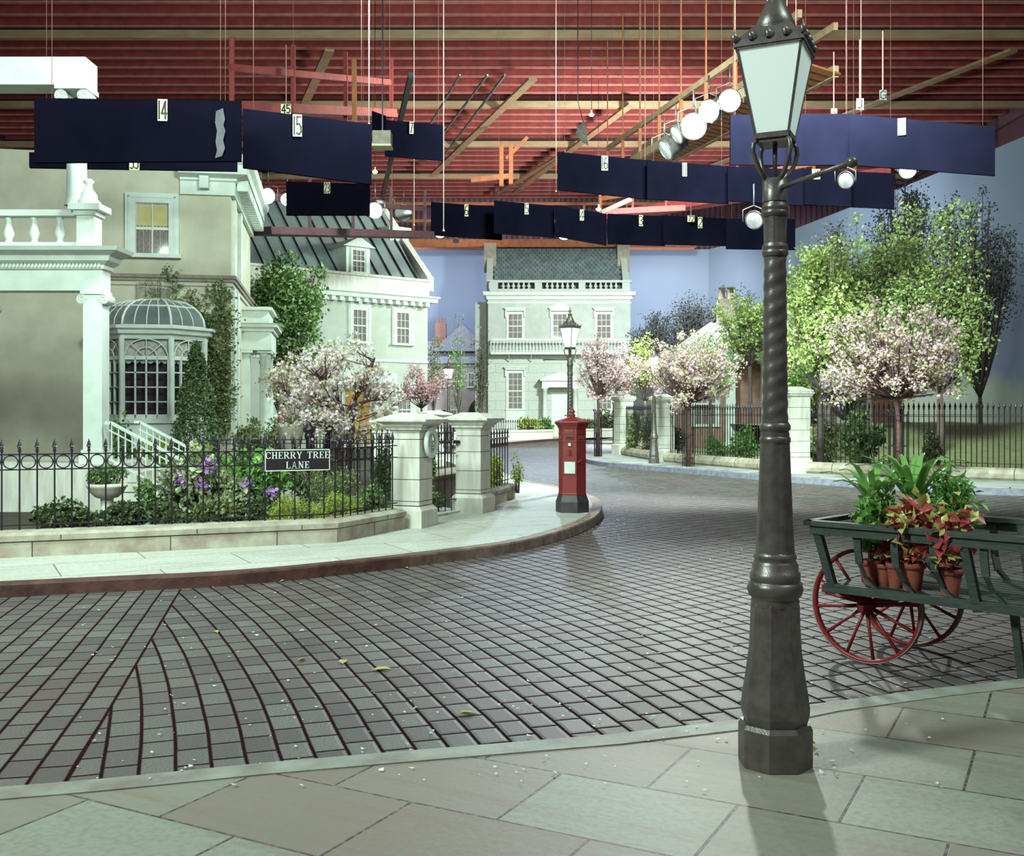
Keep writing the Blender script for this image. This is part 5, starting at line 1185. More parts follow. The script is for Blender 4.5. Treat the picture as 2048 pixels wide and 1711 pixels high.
S_('variegated leafy shrub between the two purple rhododendrons', 462, 14.6, 52, .85, 1700, .085, 'lf_varieg')
S_('bright green leafy shrub in the middle of the garden behind the rhododendrons', 440, 16.9, 70, 1.0, 1900, .09, 'lf_bright')
S_('pale leafy shrub at the foot of the white steps', 300, 15.8, 30, .7, 900, .08, 'lf_green')
# boxwood bowl, flower urn
t = thing('planter_bowl', 'wide pale stone bowl planted with clipped boxwood, behind the railings at left', 'planter', (gx(214, 15.4), 15.4, PZ+.03), 0)
MB().lathe([(.16, 0), (.16, .12), (.09, .16), (.09, .34), (.16, .36), (.24, .44), (.27, .50), (.29, .52), (.29, .56), (.24, .56)], 28).build('bowl', M['pier'], t)
scatter('boxwood', blob(2200, (0, 0, .68), (.30, .30, .19), .75, 16, .35, .5), .045, M['lf_green'], t)
t = thing('flower_urn', 'stone urn filled with red flowers below the white cherry tree', 'planter', (gx(582, 21.8), 21.8, PZ), 0)
MB().lathe([(.2, 0), (.2, .6), (.14, .64), (.08, .8), (.1, .84), (.22, .98), (.28, 1.28), (.32, 1.34), (.32, 1.38), (.26, 1.38)], 20).build('urn', M['wallstone'], t)
scatter('foliage', blob(350, (0, 0, 1.48), (.27, .27, .16), .4, 8, .4), .06, M['lf_green'], t)
for k in range(11): a = k*2.4; r = .05+.2*math.sqrt(k/11); scatter('flower_head', RNG.normal(size=(22, 3))*.022+np.array((r*cos(a), r*sin(a), 1.58-r*.3+.05*(k % 2))), .035, M['redfl'], t, BLOOM)
# cone evergreen
t = thing('cone_evergreen', 'tall cone-shaped evergreen against the cream house wall', 'tree', (gx(392, 22.6), 22.6, PZ), 0)
n = 9000; h = RNG.random(n)**1.25; H = 3.12; rr = (.50*(1-h**2.1)+.03)*(.72+.28*RNG.random(n))*(1+.12*np.sin(h*23)); a = RNG.random(n)*2*PI
scatter('foliage', np.stack([rr*np.cos(a), rr*np.sin(a), .15+h*(H-.15)], 1), .070, M['lf_cone'], t, LEAF); MB().lathe([(.05, 0), (.02, 2.6)], 8).build('trunk', M['bark2'], t)
# climbing plant and trellis on the cream house
def hA_pt(px, py, out=.13):
    k = (px-1024)/F; tt = (26*k+6.96)/(.986-.168*k); 
    if tt > 0: # side wall: s along (-.168,.986)
        s = (26*k+6.96)/(-.168-.986*k)
        X_, Y_ = -6.96-.168*s, 26+.986*s; X_ += .986*out; Y_ += .168*out
    else: X_, Y_ = -6.96+.986*tt+.168*out, 26+.168*tt-.986*out
    return Vector((X_, Y_, CZ+(HY-py)*Y_/F))
vines = [[(338, 545), (342, 590), (350, 640), (385, 665), (410, 700), (425, 760), (432, 860)], [(316, 580), (322, 620), (345, 650)], [(330, 640), (360, 655), (400, 650), (440, 640), (458, 628)], [(385, 590), (383, 620), (400, 640)], [(428, 572), (434, 600), (440, 622)], [(452, 580), (448, 620), (456, 660), (452, 720), (455, 800), (448, 870)], [(360, 625), (380, 650), (395, 690), (412, 720)], [(410, 640), (425, 690), (445, 730), (450, 780)], [(340, 655), (375, 680), (400, 680)], [(430, 750), (440, 800), (436, 850)]]
t = thing('climbing_plant', 'climbing plant with wiry stems spread over the cream house wall', 'climbing plant', tuple(hA_pt(440, 868, .05)), 0)
o0 = Vector(t.location); mb = MB(); pts = []
for v in vines:
    P_ = [hA_pt(a, b)-o0 for a, b in v]; P_ = [Vector(p) for p in P_]; mb.tube(P_, .014, 5)
    for a, b in zip(P_, P_[1:]):
        for k in range(max(2, int((b-a).length*300))): q = a.lerp(b, random.random()); pts.append((q.x+random.gauss(0, .14), q.y-.02+random.gauss(0, .03), q.z+random.gauss(0, .14)))
mb.build('stem', M['bark2'], t); scatter('foliage', pts, .09, M['lf_olive'], t)
t = thing('trellis', 'dark wire trellis on the corner of the cream house', 'trellis', tuple(hA_pt(430, 868, .03)), 0); o0 = Vector(t.location); mb = MB()
for py in range(640, 868, 32): mb.bar(hA_pt(408, py, .03)-o0, hA_pt(452, py, .03)-o0, .012)
for px in (418, 452): mb.bar(hA_pt(px, 640, .03)-o0, hA_pt(px, 868, .03)-o0, .012)
mb.build('wires', M['iron'], t)

# ================================================================== TREES
def PX(Y, base_px):
    return lambda px, py, dy=0: ((px-base_px)*Y/F, dy, CZ-PZ+(HY-py)*Y/F)
q = PX(17.2, 692); x = gx(692, 17.2)
tree('cherry_tree', 'spreading white cherry tree with several leaning trunks behind the front railings', (x, 17.2), 1, (gx(677, 17.2), 17.2, 2.08), (1.14, .8, .92), 120, 6800, .10, (M['cherryw'], M['lf_cherry']), (.058, .055), tr=.055,
     trunk_pts=[[(0, 0, 0), q(698, 885), q(684, 815), q(664, 775), q(628, 745, .1)], [(0, 0, 0), q(702, 885), q(706, 815), q(716, 780), q(742, 735, -.1), q(750, 715)], [(-.03, 0, 0), q(676, 885), q(668, 822), q(650, 795), q(610, 785), q(572, 787)], [(0, .05, 0), q(700, 880), q(700, 812), q(735, 800), q(770, 800)]], leaf_share=.30, group='cherry trees', hollow=.45)
x = gx(622, 25); q = PX(25, 622)
tree('cherry_tree', 'dark forked cherry tree half hidden at the left behind the white cherry', (x, 25), 1, (gx(600, 25), 25.2, 2.5), (.85, .6, .7), 30, 2600, .16, (M['cherry'], M['lf_cherry']), (.065, .065), tr=.05, trunk_pts=[[(0, 0, 0), q(620, 870), q(606, 810), q(600, 790)], [(0, 0, 0), q(626, 870), q(636, 825), q(642, 800)]], leaf_share=.5, group='cherry trees')
tree('cherry_tree', 'small deep pink cherry tree beside the lamp near the archway', (gx(843, 37), 37), 1.75, (gx(838, 37), 37, 2.75), (.95, .7, .78), 26, 3600, .15, (M['cherryp'], M['lf_olive']), (.075, .07), tr=.055, leaf_share=.18, group='cherry trees')
tree('cherry_tree', 'pink cherry tree with iron guard just right of the pillar box', (gx(1196, 38.3), 38.3), 2.2, (gx(1200, 38.3), 38.3, 3.45), (1.0, .9, 1.35), 60, 4600, .125, (M['cherry'], M['lf_olive']), (.085, .07), tr=.07, leaf_share=.16, group='cherry trees')
tree('cherry_tree', 'farther pink cherry tree with iron guard at the left pier of the park railings', (gx(1232, 52), 52), 2.7, (gx(1240, 52), 52, 3.8), (1.1, .9, 1.1), 30, 3600, .2, (M['cherry'], M['lf_olive']), (.10, .09), tr=.09, leaf_share=.2, group='cherry trees')
tree('cherry_tree', 'pink cherry tree in front of the brick lodge, left of the foreground lamp', (gx(1377, 31.3), 31.3), 1.9, (gx(1385, 31.3), 31.3, 3.02), (1.60, 1.2, 1.18), 105, 9000, .125, (M['cherry'], M['lf_cherry']), (.078, .07), tr=.07, leaf_share=.32, group='cherry trees')
tree('cherry_tree', 'large pink cherry tree at the far right above the flower cart', (gx(1795, 24.3), 24.3), 1.95, (gx(1780, 24.3), 24.3, 3.22), (1.75, 1.2, 1.30), 150, 13500, .12, (M['cherry'], M['lf_cherry']), (.068, .062), tr=.075, leaf_share=.30, group='cherry trees', hollow=.3)
tree('bare_limb_tree', 'pale-blossomed low tree arching left in front of the lawn, beside the nearest park pier', (gx(1640, 29.5), 29.5), 1.9, (gx(1690, 29.3), 29.0, 2.65), (.95, .5, .32), 24, 1500, .15, (M['cherryw'], M['lf_cherry']), (.08, .07), tr=.12, leaf_share=.3, group='cherry trees', bark=M['bark2'])
def guard(label, px, Y, H=1.75, R=.13, n=10):
    t = thing('tree_guard', label, 'tree guard', (gx(px, Y), Y, PZ), 0, 'iron tree guards')
    for k in range(n):
        a = 2*PI*k/n; MB().tube([(R*cos(a), R*sin(a), 0), (R*cos(a), R*sin(a), H-.12), ((R+.05)*cos(a), (R+.05)*sin(a), H)], .012, 5).build('bar', M['iron'], t)
    for z in (.25, H*.5, H-.14): MB().torus(R, .012, 20, 5, T(0, 0, z)).build('hoop', M['iron'], t)
guard('iron tree guard around the trunk just right of the pillar box', 1196, 38.3, 1.72, .135, 12); guard('iron tree guard beside the left pier of the park railings', 1232, 52, 2.1, .15); guard('slender iron tree guard in front of the brick lodge', 1377, 31.3, 1.9, .17, 6); guard('iron tree guard in front of the lawn behind the cart plants', 1797, 24.3, 1.7, .20, 8)
def leafy(label, px, Y, cpx, cpy, rx, ry, nb, n, sp, mat, size, tr=.1, fork=2.2, name='green_tree', group='green trees', z0=PZ, **k):
    return tree(name, label, (gx(px, Y), Y), fork, (gx(cpx, Y), Y, CZ+(HY-cpy)*Y/F), (rx*Y/F, min(2.2, rx*Y/F), ry*Y/F), nb, int(n*1.05), sp*.66, (None, mat), (0, size*.66), tr=tr, bark=M['bark2'], group=group, z0=z0, **k)
leafy('dense dark green tree beside the corner of the cream house', 560, 34, 572, 606, 74, 104, 85, 19000, .38, M['lf_green'], .20, tr=.12)
leafy('narrow dark green tree behind the side portico', 566, 36, 560, 740, 30, 75, 22, 2600, .22, M['lf_green'], .13, tr=.08, fork=1.2)
leafy('bright green maple growing behind the foreground lamp post', 1655, 33, 1655, 620, 100, 150, 110, 15000, .40, M['lf_maple'], .19, tr=.12, hollow=.3)
leafy('tall green tree over the lawn between the lamp post and the big pink cherry', 1738, 34, 1750, 590, 85, 150, 100, 12000, .40, M['lf_olivet'], .18, tr=.12, hollow=.3)
leafy('tall olive-green tree at the right edge behind the big pink cherry', 1880, 32, 1875, 590, 95, 200, 110, 14000, .42, M['lf_olivet'], .18, tr=.14, hollow=.3)
leafy('low green tree under the maple, beside the nearest park pier', 1690, 36, 1690, 735, 70, 65, 40, 4500, .40, M['lf_olivet'], .18, tr=.07, hollow=.2, fork=1.3)
leafy('yellow-green maple branches spreading over the lodge roof', 1500, 43, 1490, 640, 70, 50, 40, 3600, .30, M['lf_maple'], .20, tr=.1, fork=3.5)
leafy('green bushy tree left of the brick lodge behind the pink cherry', 1420, 36, 1415, 730, 75, 60, 34, 4000, .28, M['lf_bright'], .14, tr=.08)
leafy('green bushy tree between the lodge and the nearest park pier', 1585, 37, 1590, 760, 50, 55, 24, 2400, .25, M['lf_bright'], .14, tr=.08)
leafy('yellow-green tree at the right corner of the white house', 1290, 56, 1280, 720, 30, 70, 26, 2400, .35, M['lf_maple'], .2, tr=.1)
leafy('sparse young green tree in front of the distant archway', 918, 58, 915, 720, 20, 95, 22, 750, .3, M['lf_bright'], .17, tr=.05, fork=1.5)
leafy('sparse young green tree beside the metal-roofed house corner', 868, 56, 866, 730, 22, 80, 22, 900, .3, M['lf_olive'], .17, tr=.05, fork=1.5)
leafy('dark leafless-looking vine tree against the side of the white house', 962, 66, 962, 735, 15, 100, 40, 1300, .22, M['lf_dark'], .16, tr=.10, fork=1.0, twigs=4)
for lab, px, Y, cpx, cpy, rx, ry in (('dark tree against the sky backdrop, nearest the white house', 1290, 66, 1305, 672, 45, 50), ('dark tree against the sky backdrop, left of the lodge chimney', 1390, 65, 1385, 650, 50, 62), ('dark tree against the sky backdrop, behind the lodge chimney', 1470, 62, 1475, 630, 60, 80), ('tall dark tree against the sky backdrop behind the green maple', 1665, 57, 1665, 520, 42, 110), ('tall dark tree against the sky backdrop near the right edge', 1800, 48, 1810, 450, 60, 120), ('tall dark tree against the sky backdrop at the far right', 1960, 42, 1940, 500, 90, 130)):
    leafy(lab, px, Y, cpx, cpy, rx, ry, 60, 5200, .5, M['lf_far'], .20, tr=.12, name='dark_tree', group='dark trees before the backdrop', twigs=3, twig=.02)
for lab, px, Y, w_, h, n, sz_, mt in (
    ('yellow-green shrub behind the low railings in front of the white house', 1058, 62.8, 24, 1.5, 700, .2, 'lf_yellow'), ('green shrub beside the white porch column', 1093, 64.3, 14, 1.4, 400, .2, 'lf_bright'), ('dark shrub right of the white porch', 1215, 67.8, 20, 1.9, 600, .2, 'lf_dark'), ('low green shrub behind the low railings right of the porch', 1180, 66.6, 16, 1.2, 400, .2, 'lf_green'),
    ('creeper covering the railings between the two far stone piers', 1268, 38.7, 20, 1.75, 1500, .09, 'lf_olive'), ('small leafy shrub by the far stone pier', 1300, 37.2, 24, 1.6, 1200, .09, 'lf_dark'),
    ('dark shrub behind the park railings left of the tree guard', 1352, 35.2, 22, 1.3, 700, .11, 'lf_dark'), ('leafy green shrub behind the park railings, left of the pair', 1432, 33.5, 26, .95, 600, .12, 'lf_bright'), ('taller leafy green shrub behind the park railings, right of the pair', 1487, 31.9, 34, 1.25, 1000, .12, 'lf_bright'),
    ('large glossy shrub on the lawn behind the right-hand railings', 1722, 28.6, 48, 1.75, 1900, .13, 'lf_green'), ('dark shrub on the lawn at the foot of the bank', 1650, 31, 36, 1.5, 900, .12, 'lf_olive'), ('small dark shrub at the right edge of the lawn', 1862, 28.5, 24, 1.1, 700, .12, 'lf_dark'), ('dark bushy mass beside the archway under the young trees', 812, 52, 16, 1.0, 300, .2, 'lf_green')):
    S_(lab, px, Y, w_, h, n, sz_, mt, ry=min(.7, w_*Y/F))
# fallen petals and leaves
N = 850; u = RNG.random((N, 1)); A_ = RNG.random(N)
px = RNG.uniform(150, 1900, N); py = HY+120+RNG.random(N)**1.5*700
Yr = F*CZ/(py-HY); P = np.stack([(px-1024)*Yr/F, Yr, np.full(N, .012)], 1)
def inpoly(x, y, poly):
    c = False; j = len(poly)-1
    for i in range(len(poly)):
        if (poly[i][1] > y) != (poly[j][1] > y) and x < (poly[j][0]-poly[i][0])*(y-poly[i][1])/(poly[j][1]-poly[i][1])+poly[i][0]: c = not c
        j = i
    return c
PL = LK+[(-30, 52), (-30, 8.6)]; PN = NK[::-1]+[(-4.2, .6), (9, .6)]; PR = RK+[(30, 19), (30, 72)]; GLP = GL+[(-30, 48), (-30, 10.75)]
kp = [G(1150, 1060, 0), G(1185, 1048, 0), G(1215, 1030, 0)]
ex = np.array([(kp[i % 3][0]+random.gauss(.15, .35), kp[i % 3][1]+random.gauss(-.2, .8), .012) for i in range(380)]); ex2 = np.array([(px_+random.gauss(-.4, .5), 15.6+random.gauss(0, .5), .012) for i in range(120)])
P = np.concatenate([P, ex, ex2]); keep = []
for i, (x, y, z) in enumerate(P):
    if inpoly(x, y, GLP): continue
    if inpoly(x, y, PL) or inpoly(x, y, PN) or inpoly(x, y, PR):
        if random.random() < .45: continue
        P[i, 2] = PZ+.010
    keep.append(i)
P = P[keep]
a = RNG.random(len(P))*2*PI; R = np.zeros((len(P), 3, 3)); R[:, 0, 0] = np.cos(a); R[:, 0, 1] = -np.sin(a); R[:, 1, 0] = np.sin(a); R[:, 1, 1] = np.cos(a); R[:, 2, 2] = 1; R += RNG.normal(size=R.shape)*.12
o = scatter('fallen_petals', P, .020, M['petal'], None, PETAL, jitter=.6, R=R); tag(o, 'pale cherry petals strewn over the block paving and pavement', 'petals', kind='stuff')
LM = pm('dry_leaf', (.42, .34, .12), (.35, .22, .08), 10, .6)
for i, (px, py, s_, lab) in enumerate([(763, 1340, .07, 'largest curled dry leaf on the block paving'), (686, 1325, .05, 'dry leaf on the paving left of the largest curled leaf'), (935, 1428, .055, 'dry leaf on the paving near the near kerb, below the middle'), (812, 1136, .05, 'green-yellow leaf at the foot of the left kerb'), (565, 1163, .03, 'small yellow leaf against the dark left kerb'), (432, 1265, .035, 'narrow dry leaf on the paving at left'), (603, 1322, .035, 'dry leaf on the paving below the left kerb middle'), (1620, 1488, .03, 'pale leaf beside the foot of the foreground lamp post'), (1630, 1502, .025, 'smaller pale leaf beside the foot of the foreground lamp post')]):
    zz = 0 if i < 7 else PZ; x, y = G(px, py, zz); mb = MB(T(0, 0, .006) @ RZ(i*1.7)); w_ = s_*.55
    mb.add([(-s_, 0, 0), (-s_*.3, w_, .012), (s_*.4, w_*.7, .016), (s_, 0, .004), (s_*.4, -w_*.8, .014), (-s_*.3, -w_, .01), (0, 0, .0)], [(0, 6, 1), (1, 6, 2), (2, 6, 3), (3, 6, 4), (4, 6, 5), (5, 6, 0)]); o = mb.build('fallen_leaf', LM if i != 3 else M['lf_yellow']); o.location = (x, y, zz); tag(o, lab, 'leaf', 'fallen leaves on the paving')

# ================================================================== STAGE RIG: black boards, cards, lamps
DG = {'0': [[(0, .15), (.5, 0), (1, .15), (1, .85), (.5, 1), (0, .85), (0, .15)]], '1': [[(.5, 0), (.5, 1)]], '2': [[(0, .8), (.2, 1), (.8, 1), (1, .8), (1, .62), (0, 0), (1, 0)]], '3': [[(0, .9), (.5, 1), (1, .85), (1, .62), (.45, .52), (1, .42), (1, .12), (.5, 0), (0, .1)]],
      '4': [[(.8, 0), (.8, 1), (0, .3), (1.1, .3)]], '5': [[(1, 1), (.1, 1), (.1, .56), (.7, .6), (1, .42), (1, .15), (.6, 0), (0, .08)]], '6': [[(.9, 1), (.3, .9), (0, .45), (0, .12), (.4, 0), (1, .1), (1, .42), (.5, .52), (0, .4)]], '7': [[(0, 1), (1, 1), (.35, 0)]],
      '8': [[(.5, .52), (0, .72), (.2, 1), (.8, 1), (1, .72), (.5, .52), (0, .3), (.2, 0), (.8, 0), (1, .3), (.5, .52)]], 'J': [[(.8, 1), (.8, .15), (.4, 0), (0, .15)]], 'G': [[(1, .85), (.5, 1), (0, .8), (0, .2), (.5, 0), (1, .2), (1, .5), (.5, .5)]], 'V': [[(0, 1), (.5, 0), (1, 1)]]}
def digits(txt, w_, h, par, Mx, t_=.075):
    """tall painted figures inside a w_ x h card, centred"""
    ws = [.25 if c == '1' else 1 for c in txt]; gap = .42; u = w_*.78/(sum(ws)+gap*(len(txt)-1)); u = min(u, h*.5); tot = u*(sum(ws)+gap*(len(txt)-1)); x = -tot/2; hh = h*.80; k = h*t_
    mb = MB(Mx)
    for c, wc in zip(txt, ws):
        for pl in DG[c]:
            q = [(x+(p[0]*u if c != '1' else u*.12), 0, (p[1]-.5)*hh) for p in pl]
            for a, b in zip(q, q[1:]):
                d = Vector((b[0]-a[0], b[2]-a[2])).normalized(); nx_ = -d.y*k/2; nz_ = d.x*k/2; ex = d.x*k*.35; ez = d.y*k*.35
                c4 = [(a[0]-ex+nx_, a[2]-ez+nz_), (a[0]-ex-nx_, a[2]-ez-nz_), (b[0]+ex-nx_, b[2]+ez-nz_), (b[0]+ex+nx_, b[2]+ez+nz_)]
                mb.add([(x_, y_, z_) for y_ in (-.003, .003) for x_, z_ in c4], [(0, 1, 2, 3), (7, 6, 5, 4), (0, 4, 5, 1), (1, 5, 6, 2), (2, 6, 7, 3), (3, 7, 4, 0)])
        x += u*(wc+gap)
    mb.build('number', M['ink'], par)
def board(label, x0, x1, ytl, ytr, ybl, ybr, Y0, Y1=None, tagtxt=None, tx=.45, th=.12, tw=None, wires=True, tilt=0):
    Y1 = Y1 or Y0; a, b, c, d = V(x0, ytl, Y0), V(x1, ytr, Y1), V(x1, ybr, Y1), V(x0, ybl, Y0)
    ctr = (a+b)/2; t = thing('light_board', label, 'black board', tuple(ctr), 0, 'black boards hung from the stage roof'); w_ = (b-a); w_.normalize(); n = Vector((w_.y, -w_.x, 0))*.035
    P_ = [p-ctr for p in (a, b, c, d)]
    MB().add([p+n for p in P_]+[p-n for p in P_], [(0, 3, 2, 1), (4, 5, 6, 7), (0, 1, 5, 4), (1, 2, 6, 5), (2, 3, 7, 6), (3, 0, 4, 7)]).build('board', M['flagblack'], t)
    if tagtxt:
        H = (a-d).length; hh = th*H if th < 5 else th*Y0/F; ww = (tw or 20)*Y0/F; an = math.atan2(w_.y, w_.x)
        p0 = (a.lerp(b, tx)-ctr); Mx = T(p0.x, p0.y, p0.z-hh*.5) @ RZ(an) @ T(0, -.06, 0)
        cd_ = MB(Mx).box(-ww/2, ww/2, -.004, .004, -hh*.5, hh*.5).build('number_card', M['tagcard'], t)
        digits(tagtxt, ww, hh, cd_, Mx @ T(0, -.008, 0))
    if wires:
        for p in (P_[0].lerp(P_[1], .08), P_[0].lerp(P_[1], .92)): MB().tube([tuple(p), tuple(p+Vector((0, 0, 17.6-ctr.z)))], .0045, 4).build('wire', M['wire'], t)
    return t
board('large black board numbered 14 at the upper left', 70, 483, 197, 203, 326, 323, 15, 15.4, '14', .615, 44, 19)
_b = [o for o in COL.objects if o.name.startswith('light_board')][-1]
sm = [(432, 222), (446, 216), (450, 238), (447, 250), (451, 262), (446, 280), (450, 296), (444, 312), (430, 316), (434, 300), (431, 284), (434, 262), (430, 244)]
_m = MB(); _m.add([V(a, b, 15.28)-_b.location for a, b in sm], [tuple(range(len(sm)))[::-1]]); _m.build('paint_smear', pm('grey_smear', (.09, .08, .10), (.05, .045, .06), 5, .6), _b)
board('large black board numbered 15 right of the board numbered 14', 486, 743, 218, 249, 336, 369, 16.5, 16.8, '15', .42, 44, 18)
board('black board behind the lower edge of the board numbered 14', 60, 474, 305, 318, 336, 343, 18.6, 18.6, '55', .51, 30, 20)
board('short black board behind the right end of the board numbered 15', 744, 772, 222, 232, 262, 290, 25)
board('black board numbered 7 at upper middle, above the hanging bulb', 770, 886, 240, 250, 312, 322, 30, 30, '7', .46, 24, 8)
board('black board numbered 23 over the metal-roofed house, with light spot on it', 573, 740, 363, 368, 431, 431, 28, 28, '23', .49, 22, 12)
board('leftmost black board of the long low row, numbered six, with a cord before it', 862, 1004, 404, 414, 471, 480, 44, 44, '6', .50, 24, 8)
board('black board over the left end of the white house roof, numbered five', 988, 1109, 401, 412, 467, 475, 42, 42, '5', .54, 22, 8)
board('slanting black board over the middle of the white house roof, numbered four', 1110, 1213, 410, 428, 473, 491, 41, 41, '4', .52, 22, 8)
board('black board over the right end of the white house roof, numbered three', 1215, 1330, 427, 433, 488, 492, 42, 42, '3', .58, 22, 8)
board('black board with two number cards, left of the foreground lamp post', 1326, 1453, 431, 437, 489, 492, 41, 41, '2', .58, 22, 9)
board('rightmost black board of the long row, behind the foreground lamp post', 1452, 1590, 437, 438, 498, 500, 39, 39, '1', .42, 20, 9)
board('black board numbered 16 at the left end of the middle row', 1115, 1296, 304, 321, 380, 399, 27, 27, '16', .52, 29, 13)
board('black board numbered 11 in the middle row', 1294, 1456, 321, 333, 398, 408, 26.6, 26.6, '11', .46, 27, 9)
board('black board of the middle row directly behind the foreground lamp post', 1455, 1605, 333, 340, 402, 411, 26.2, 26.2)
board('black board of the middle row right of the lamp post', 1603, 1702, 338, 342, 409, 414, 26.6, 26.6, '76', .28, 20, 16)
board('rightmost black board of the middle row, by the backdrop top', 1700, 1788, 343, 347, 414, 418, 27, 27)
board('upright black board beside the lit studio lamps, left of the lantern', 1460, 1584, 231, 229, 330, 331, 21, 21)
board('wide black board right of the foreground lantern', 1582, 1702, 229, 229, 331, 330, 20.5, 20.5)
board('wide black board with a pale number card at the upper right', 1700, 1990, 229, 254, 330, 352, 20, 19, '21', .37, 33, 15)
def card(label, txt, px, py, w_, h, Y, mat='tagcard'):
    p = V(px, py, Y); t = thing('number_card', label, 'number card', tuple(p), 0, 'loose number cards on the rig'); ww, hh = w_*Y/F/2, h*Y/F/2
    MB().box(-ww, ww, -.006, .006, -hh, hh).build('card', M[mat], t); digits(txt, 2*ww, 2*hh, t, T(0, -.012, 0), .12)
    MB().bar((0, .02, 0), (0, .02, hh+1.3), .02).build('hanger', M['wire'], t)
card('yellow card numbered 45 above the board numbered 15', '45', 572, 218, 20, 20, 23); card('card numbered 65 beside the cream house cornice', '65', 514, 356, 20, 15, 31, 'tin'); card('brown card numbered 52 above the unlit round lamp', '52', 784, 400, 12, 14, 43, 'orangew')
card('faint card numbered 86 over the gap between the houses', '86', 912, 481, 12, 10, 60, 'corr'); card('card numbered 72 in the long row, left of the number 2', '72', 1382, 437, 14, 13, 40.4); card('white card with letter J at the upper right of the lantern', 'J', 1720, 208, 14, 22, 23, 'paper'); card('dark grey card with letter G near the top right', 'G', 1766, 190, 14, 20, 23, 'tin'); card('card marked V half hidden above the wide board', 'V', 1668, 222, 12, 10, 24)
def studio_lamp(label, px, py, r, Y, d=(0, -1, -.35), lit=True, L=1.5, box=False):
    p = V(px, py, Y); R = r*Y/F; D = Vector(d).normalized(); rot = D.to_track_quat('Z', 'Y').to_matrix().to_4x4()
    t = thing('studio_lamp', label, 'studio lamp', tuple(p), 0, 'studio lamps on the rig')
    MB(rot).lathe([(R*.55, -R*L*1.1), (R*.95, -R*L), (R*1.08, -R*.35), (R*1.14, -R*.1), (R*1.14, .0), (R*1.02, .0), (R*1.02, -R*.06)], 20, capt=False).build('housing', M['tin'], t)
    MB(rot).lathe([(.001, R*.10-.01), (R*.6, R*.04-.01), (R*1.0, -.02)], 24, capb=False, capt=False).build('lens', M['hot' if lit else 'off_lens'], t)
    mb = MB(); s_ = R*1.3; mb.tube([(-s_, 0, -R*.2), (-s_, .1*R, R*1.2), (0, .1*R, R*1.75), (s_, .1*R, R*1.2), (s_, 0, -R*.2)], R*.07, 6); mb.tube([(0, .1*R, R*1.7), (0, .1*R, R*1.7+.5)], R*.09, 6); mb.build('yoke', M['tin'], t)
    for k in range(4):
        a = PI/4+k*PI/2; MB(rot).add([(R*1.1*cos(a-.35), R*1.1*sin(a-.35), 0), (R*1.1*cos(a+.35), R*1.1*sin(a+.35), 0), (R*1.5*cos(a+.35), R*1.5*sin(a+.35), R*.5), (R*1.5*cos(a-.35), R*1.5*sin(a-.35), R*.5)], [(0, 1, 2, 3)]).build('barn_door', M['iron'], t) if False else None
    return t
studio_lamp('lit round studio lamp over the street, lower of the bright cluster by the lantern', 1388, 253, 24, 30, (-.15, -1, -.45))
studio_lamp('lit studio lamp turned sideways in the bright cluster by the lantern', 1418, 222, 21, 29, (-.75, -1, -.35)); studio_lamp('lit studio lamp partly behind the foreground lantern', 1460, 201, 21, 28, (.1, -1, -.3))
studio_lamp('lit studio lamp beside the cornice of the cream house', 536, 392, 15, 32, (.8, -1, -.2)); studio_lamp('lit studio lamp half hidden by the left end of the board numbered 23', 574, 399, 12, 33, (.3, -1, -.2)); studio_lamp('lit studio lamp at the right end of the board numbered 23', 750, 421, 15, 36, (.5, -1, -.1))
studio_lamp('lit studio lamp peeping below the leftmost board of the long low row', 880, 463, 13, 46, (0, -1, -.5)); studio_lamp('lit studio lamp peeping out just above the white house roof', 1129, 466, 14, 44, (0, -1, -.5)); studio_lamp('lit studio lamp under the right end of the wide upper-right board', 1816, 340, 16, 24, (-.1, -1, -.5))
studio_lamp('unlit round studio lamp left of the board numbered 6', 807, 426, 16, 45, (.1, -1, -.1), False); studio_lamp('unlit oval studio lamp hanging at the end of the ladder bar', 1691, 360, 16, 22, (-.9, -.8, -.4), False, .6); studio_lamp('unlit studio lamp just left of the foreground lamp post', 1508, 440, 17, 24, (-.7, -1, -.5), False, .6)
studio_lamp('grey barrel-shaped studio lamp on the diagonal catwalk', 1330, 300, 20, 34, (-.9, -.2, -.6), False, 2.2); studio_lamp('second grey barrel-shaped studio lamp on the diagonal catwalk', 1352, 270, 18, 33, (-.9, -.2, -.6), False, 2.4)
def bulb(label, px, py, Y):
    p = V(px, py, Y); t = thing('work_light', label, 'hanging bulb', tuple(p), 0, 'bare bulbs hanging from the roof'); r = 5.5*Y/F
    MB().lathe([(.001, -r*.75), (r*.6, -r*.6), (r, 0), (r*.35, r*.5), (r*.2, r*.6)], 14).build('bulb', M['bulb'], t); MB().lathe([(r*.3, r*.55), (r*.32, r*1.6), (.02, r*1.7)], 10).build('socket', M['bulb'] if False else M['tagcard'], t); MB().tube([(0, 0, r*1.6), (0, 0, 18.2-p.z)], .015, 4).build('cord', M['iron'], t)
bulb('bare lit bulb hanging in the middle of the roof, right of the loudspeaker', 1183, 229, 38); bulb('bare lit bulb hanging right of the board numbered 15', 750, 343, 42); bulb('bare lit bulb above the board numbered 4', 1197, 418, 52)
p = V(1168, 268, 36); t = thing('horn_speaker', 'grey horn loudspeaker hanging under the roof', 'loudspeaker', tuple(p), math.radians(35)); k = 36/F
t.scale = (.9, .9, .9)
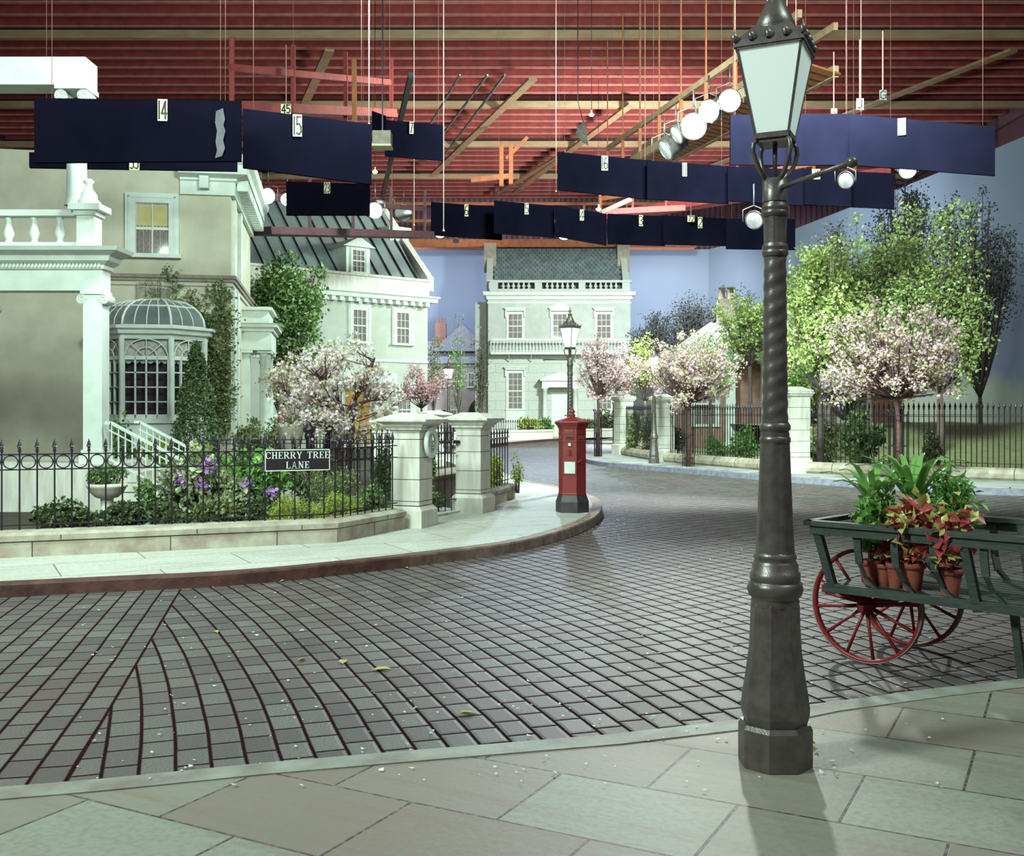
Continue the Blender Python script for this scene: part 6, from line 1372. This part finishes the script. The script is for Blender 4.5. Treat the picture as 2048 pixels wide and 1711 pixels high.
MB().add([(-6*k, -.15, 26*k), (8*k, .1, 26*k), (8*k, .35, 20*k), (-6*k, .25, 20*k), (-20*k, -.35, -26*k), (8*k, -.1, -26*k), (20*k, .4, 0*k), (-10*k, .3, 4*k)], [(0, 3, 2, 1), (0, 1, 5, 4), (1, 2, 6, 5), (3, 0, 4, 7), (2, 3, 7, 6), (4, 5, 6, 7)]).build('horn', M['tin'], t); MB().tube([(0, 0, 20*k), (-.3, 0, 1.2), (-.3, 0, 18.0-p.z)], .02, 5).build('cable', M['iron'], t)
p = V(765, 275, 24); t = thing('softbox', 'brown box reflector between the boards numbered 15 and 7', 'reflector', tuple(p), 0); k = 24/F
MB().box(-18*k, 18*k, -.2, .2, -18*k, 10*k).build('box', M['brownstr'], t); MB().box(-19*k, 19*k, -.22, .22, -21*k, -17*k).build('lower_edge', M['tagcard'], t); MB().bar((0, 0, 10*k), (0, 0, 4), .03).build('hanger', M['iron'], t)
for lab, px, y1, Y, mt, r in (('white rope hanging down to the right end of the board numbered 15', 738, 248, 17.2, 'rope', .011), ('thin cord with small weight hanging left of the roof middle', 828, 449, 30.5, 'rope', .010), ('longer thin cord with small weight right of the board numbered 7', 887, 460, 30.2, 'rope', .014), ('thin cord running down beside the board numbered 16', 1112, 382, 30, 'wire', .01), ('thin wire hanging above the diagonal catwalk', 1290, 330, 27, 'wire', .012)):
    p = V(px, y1, Y); t = thing('hanging_cord', lab, 'cord', tuple(p), 0, 'cords hanging from the roof'); MB().tube([(0, 0, 0), (0, 0, 18.2-p.z)], r, 6).ball((0, 0, -.01), r*2.4, 8, 6).build('cord', M[mt], t)
# loose timbers and strip fittings high in the roof
for lab, a, b, Y0, Y1, mt, w_ in (('upright orange timber hanging left of the white rope', (708, 120), (709, 246), 26, 26, 'orangew', .11), ('long dark duct pipe slanting under the roof, upper middle', (822, 150), (765, 392), 30, 46, 'ink', .15), ('metal conduit slanting up from the board numbered 7', (860, 250), (920, 150), 40, 34, 'tin', .06), ('second metal conduit slanting right of the board numbered 7', (886, 268), (975, 150), 42, 34, 'tin', .06), ('third metal conduit slanting under the roof', (892, 306), (1010, 150), 48, 36, 'tin', .07),
    ('orange hanging timber frame in the roof middle, left upright', (1003, 284), (1003, 372), 56, 56, 'orangew', .22), ('orange hanging timber frame in the roof middle, right upright', (1022, 284), (1022, 368), 56, 56, 'orangew', .22), ('slanting orange timber joined to the hanging frame', (1012, 318), (1055, 274), 56, 56, 'orangew', .16), ('short horizontal orange timber under the hanging frame', (942, 360), (1022, 352), 56, 56, 'orangew', .26), ('orange cross timber right of the bulb above the board numbered 4', (1212, 424), (1370, 416), 56, 56, 'timber', .30), ('slanting orange timber above the board numbered 3', (1205, 424), (1262, 398), 50, 50, 'timber', .20)):
    A_, B_ = V(*a, Y0), V(*b, Y1); t = MB().bar((0, 0, 0), B_-A_, w_).build('roof_timber' if mt in ('orangew', 'timber') else 'pipe', M[mt]); t.location = A_; tag(t, lab, 'timber' if mt in ('orangew', 'timber') else 'pipe', 'loose timbers and pipes under the roof')
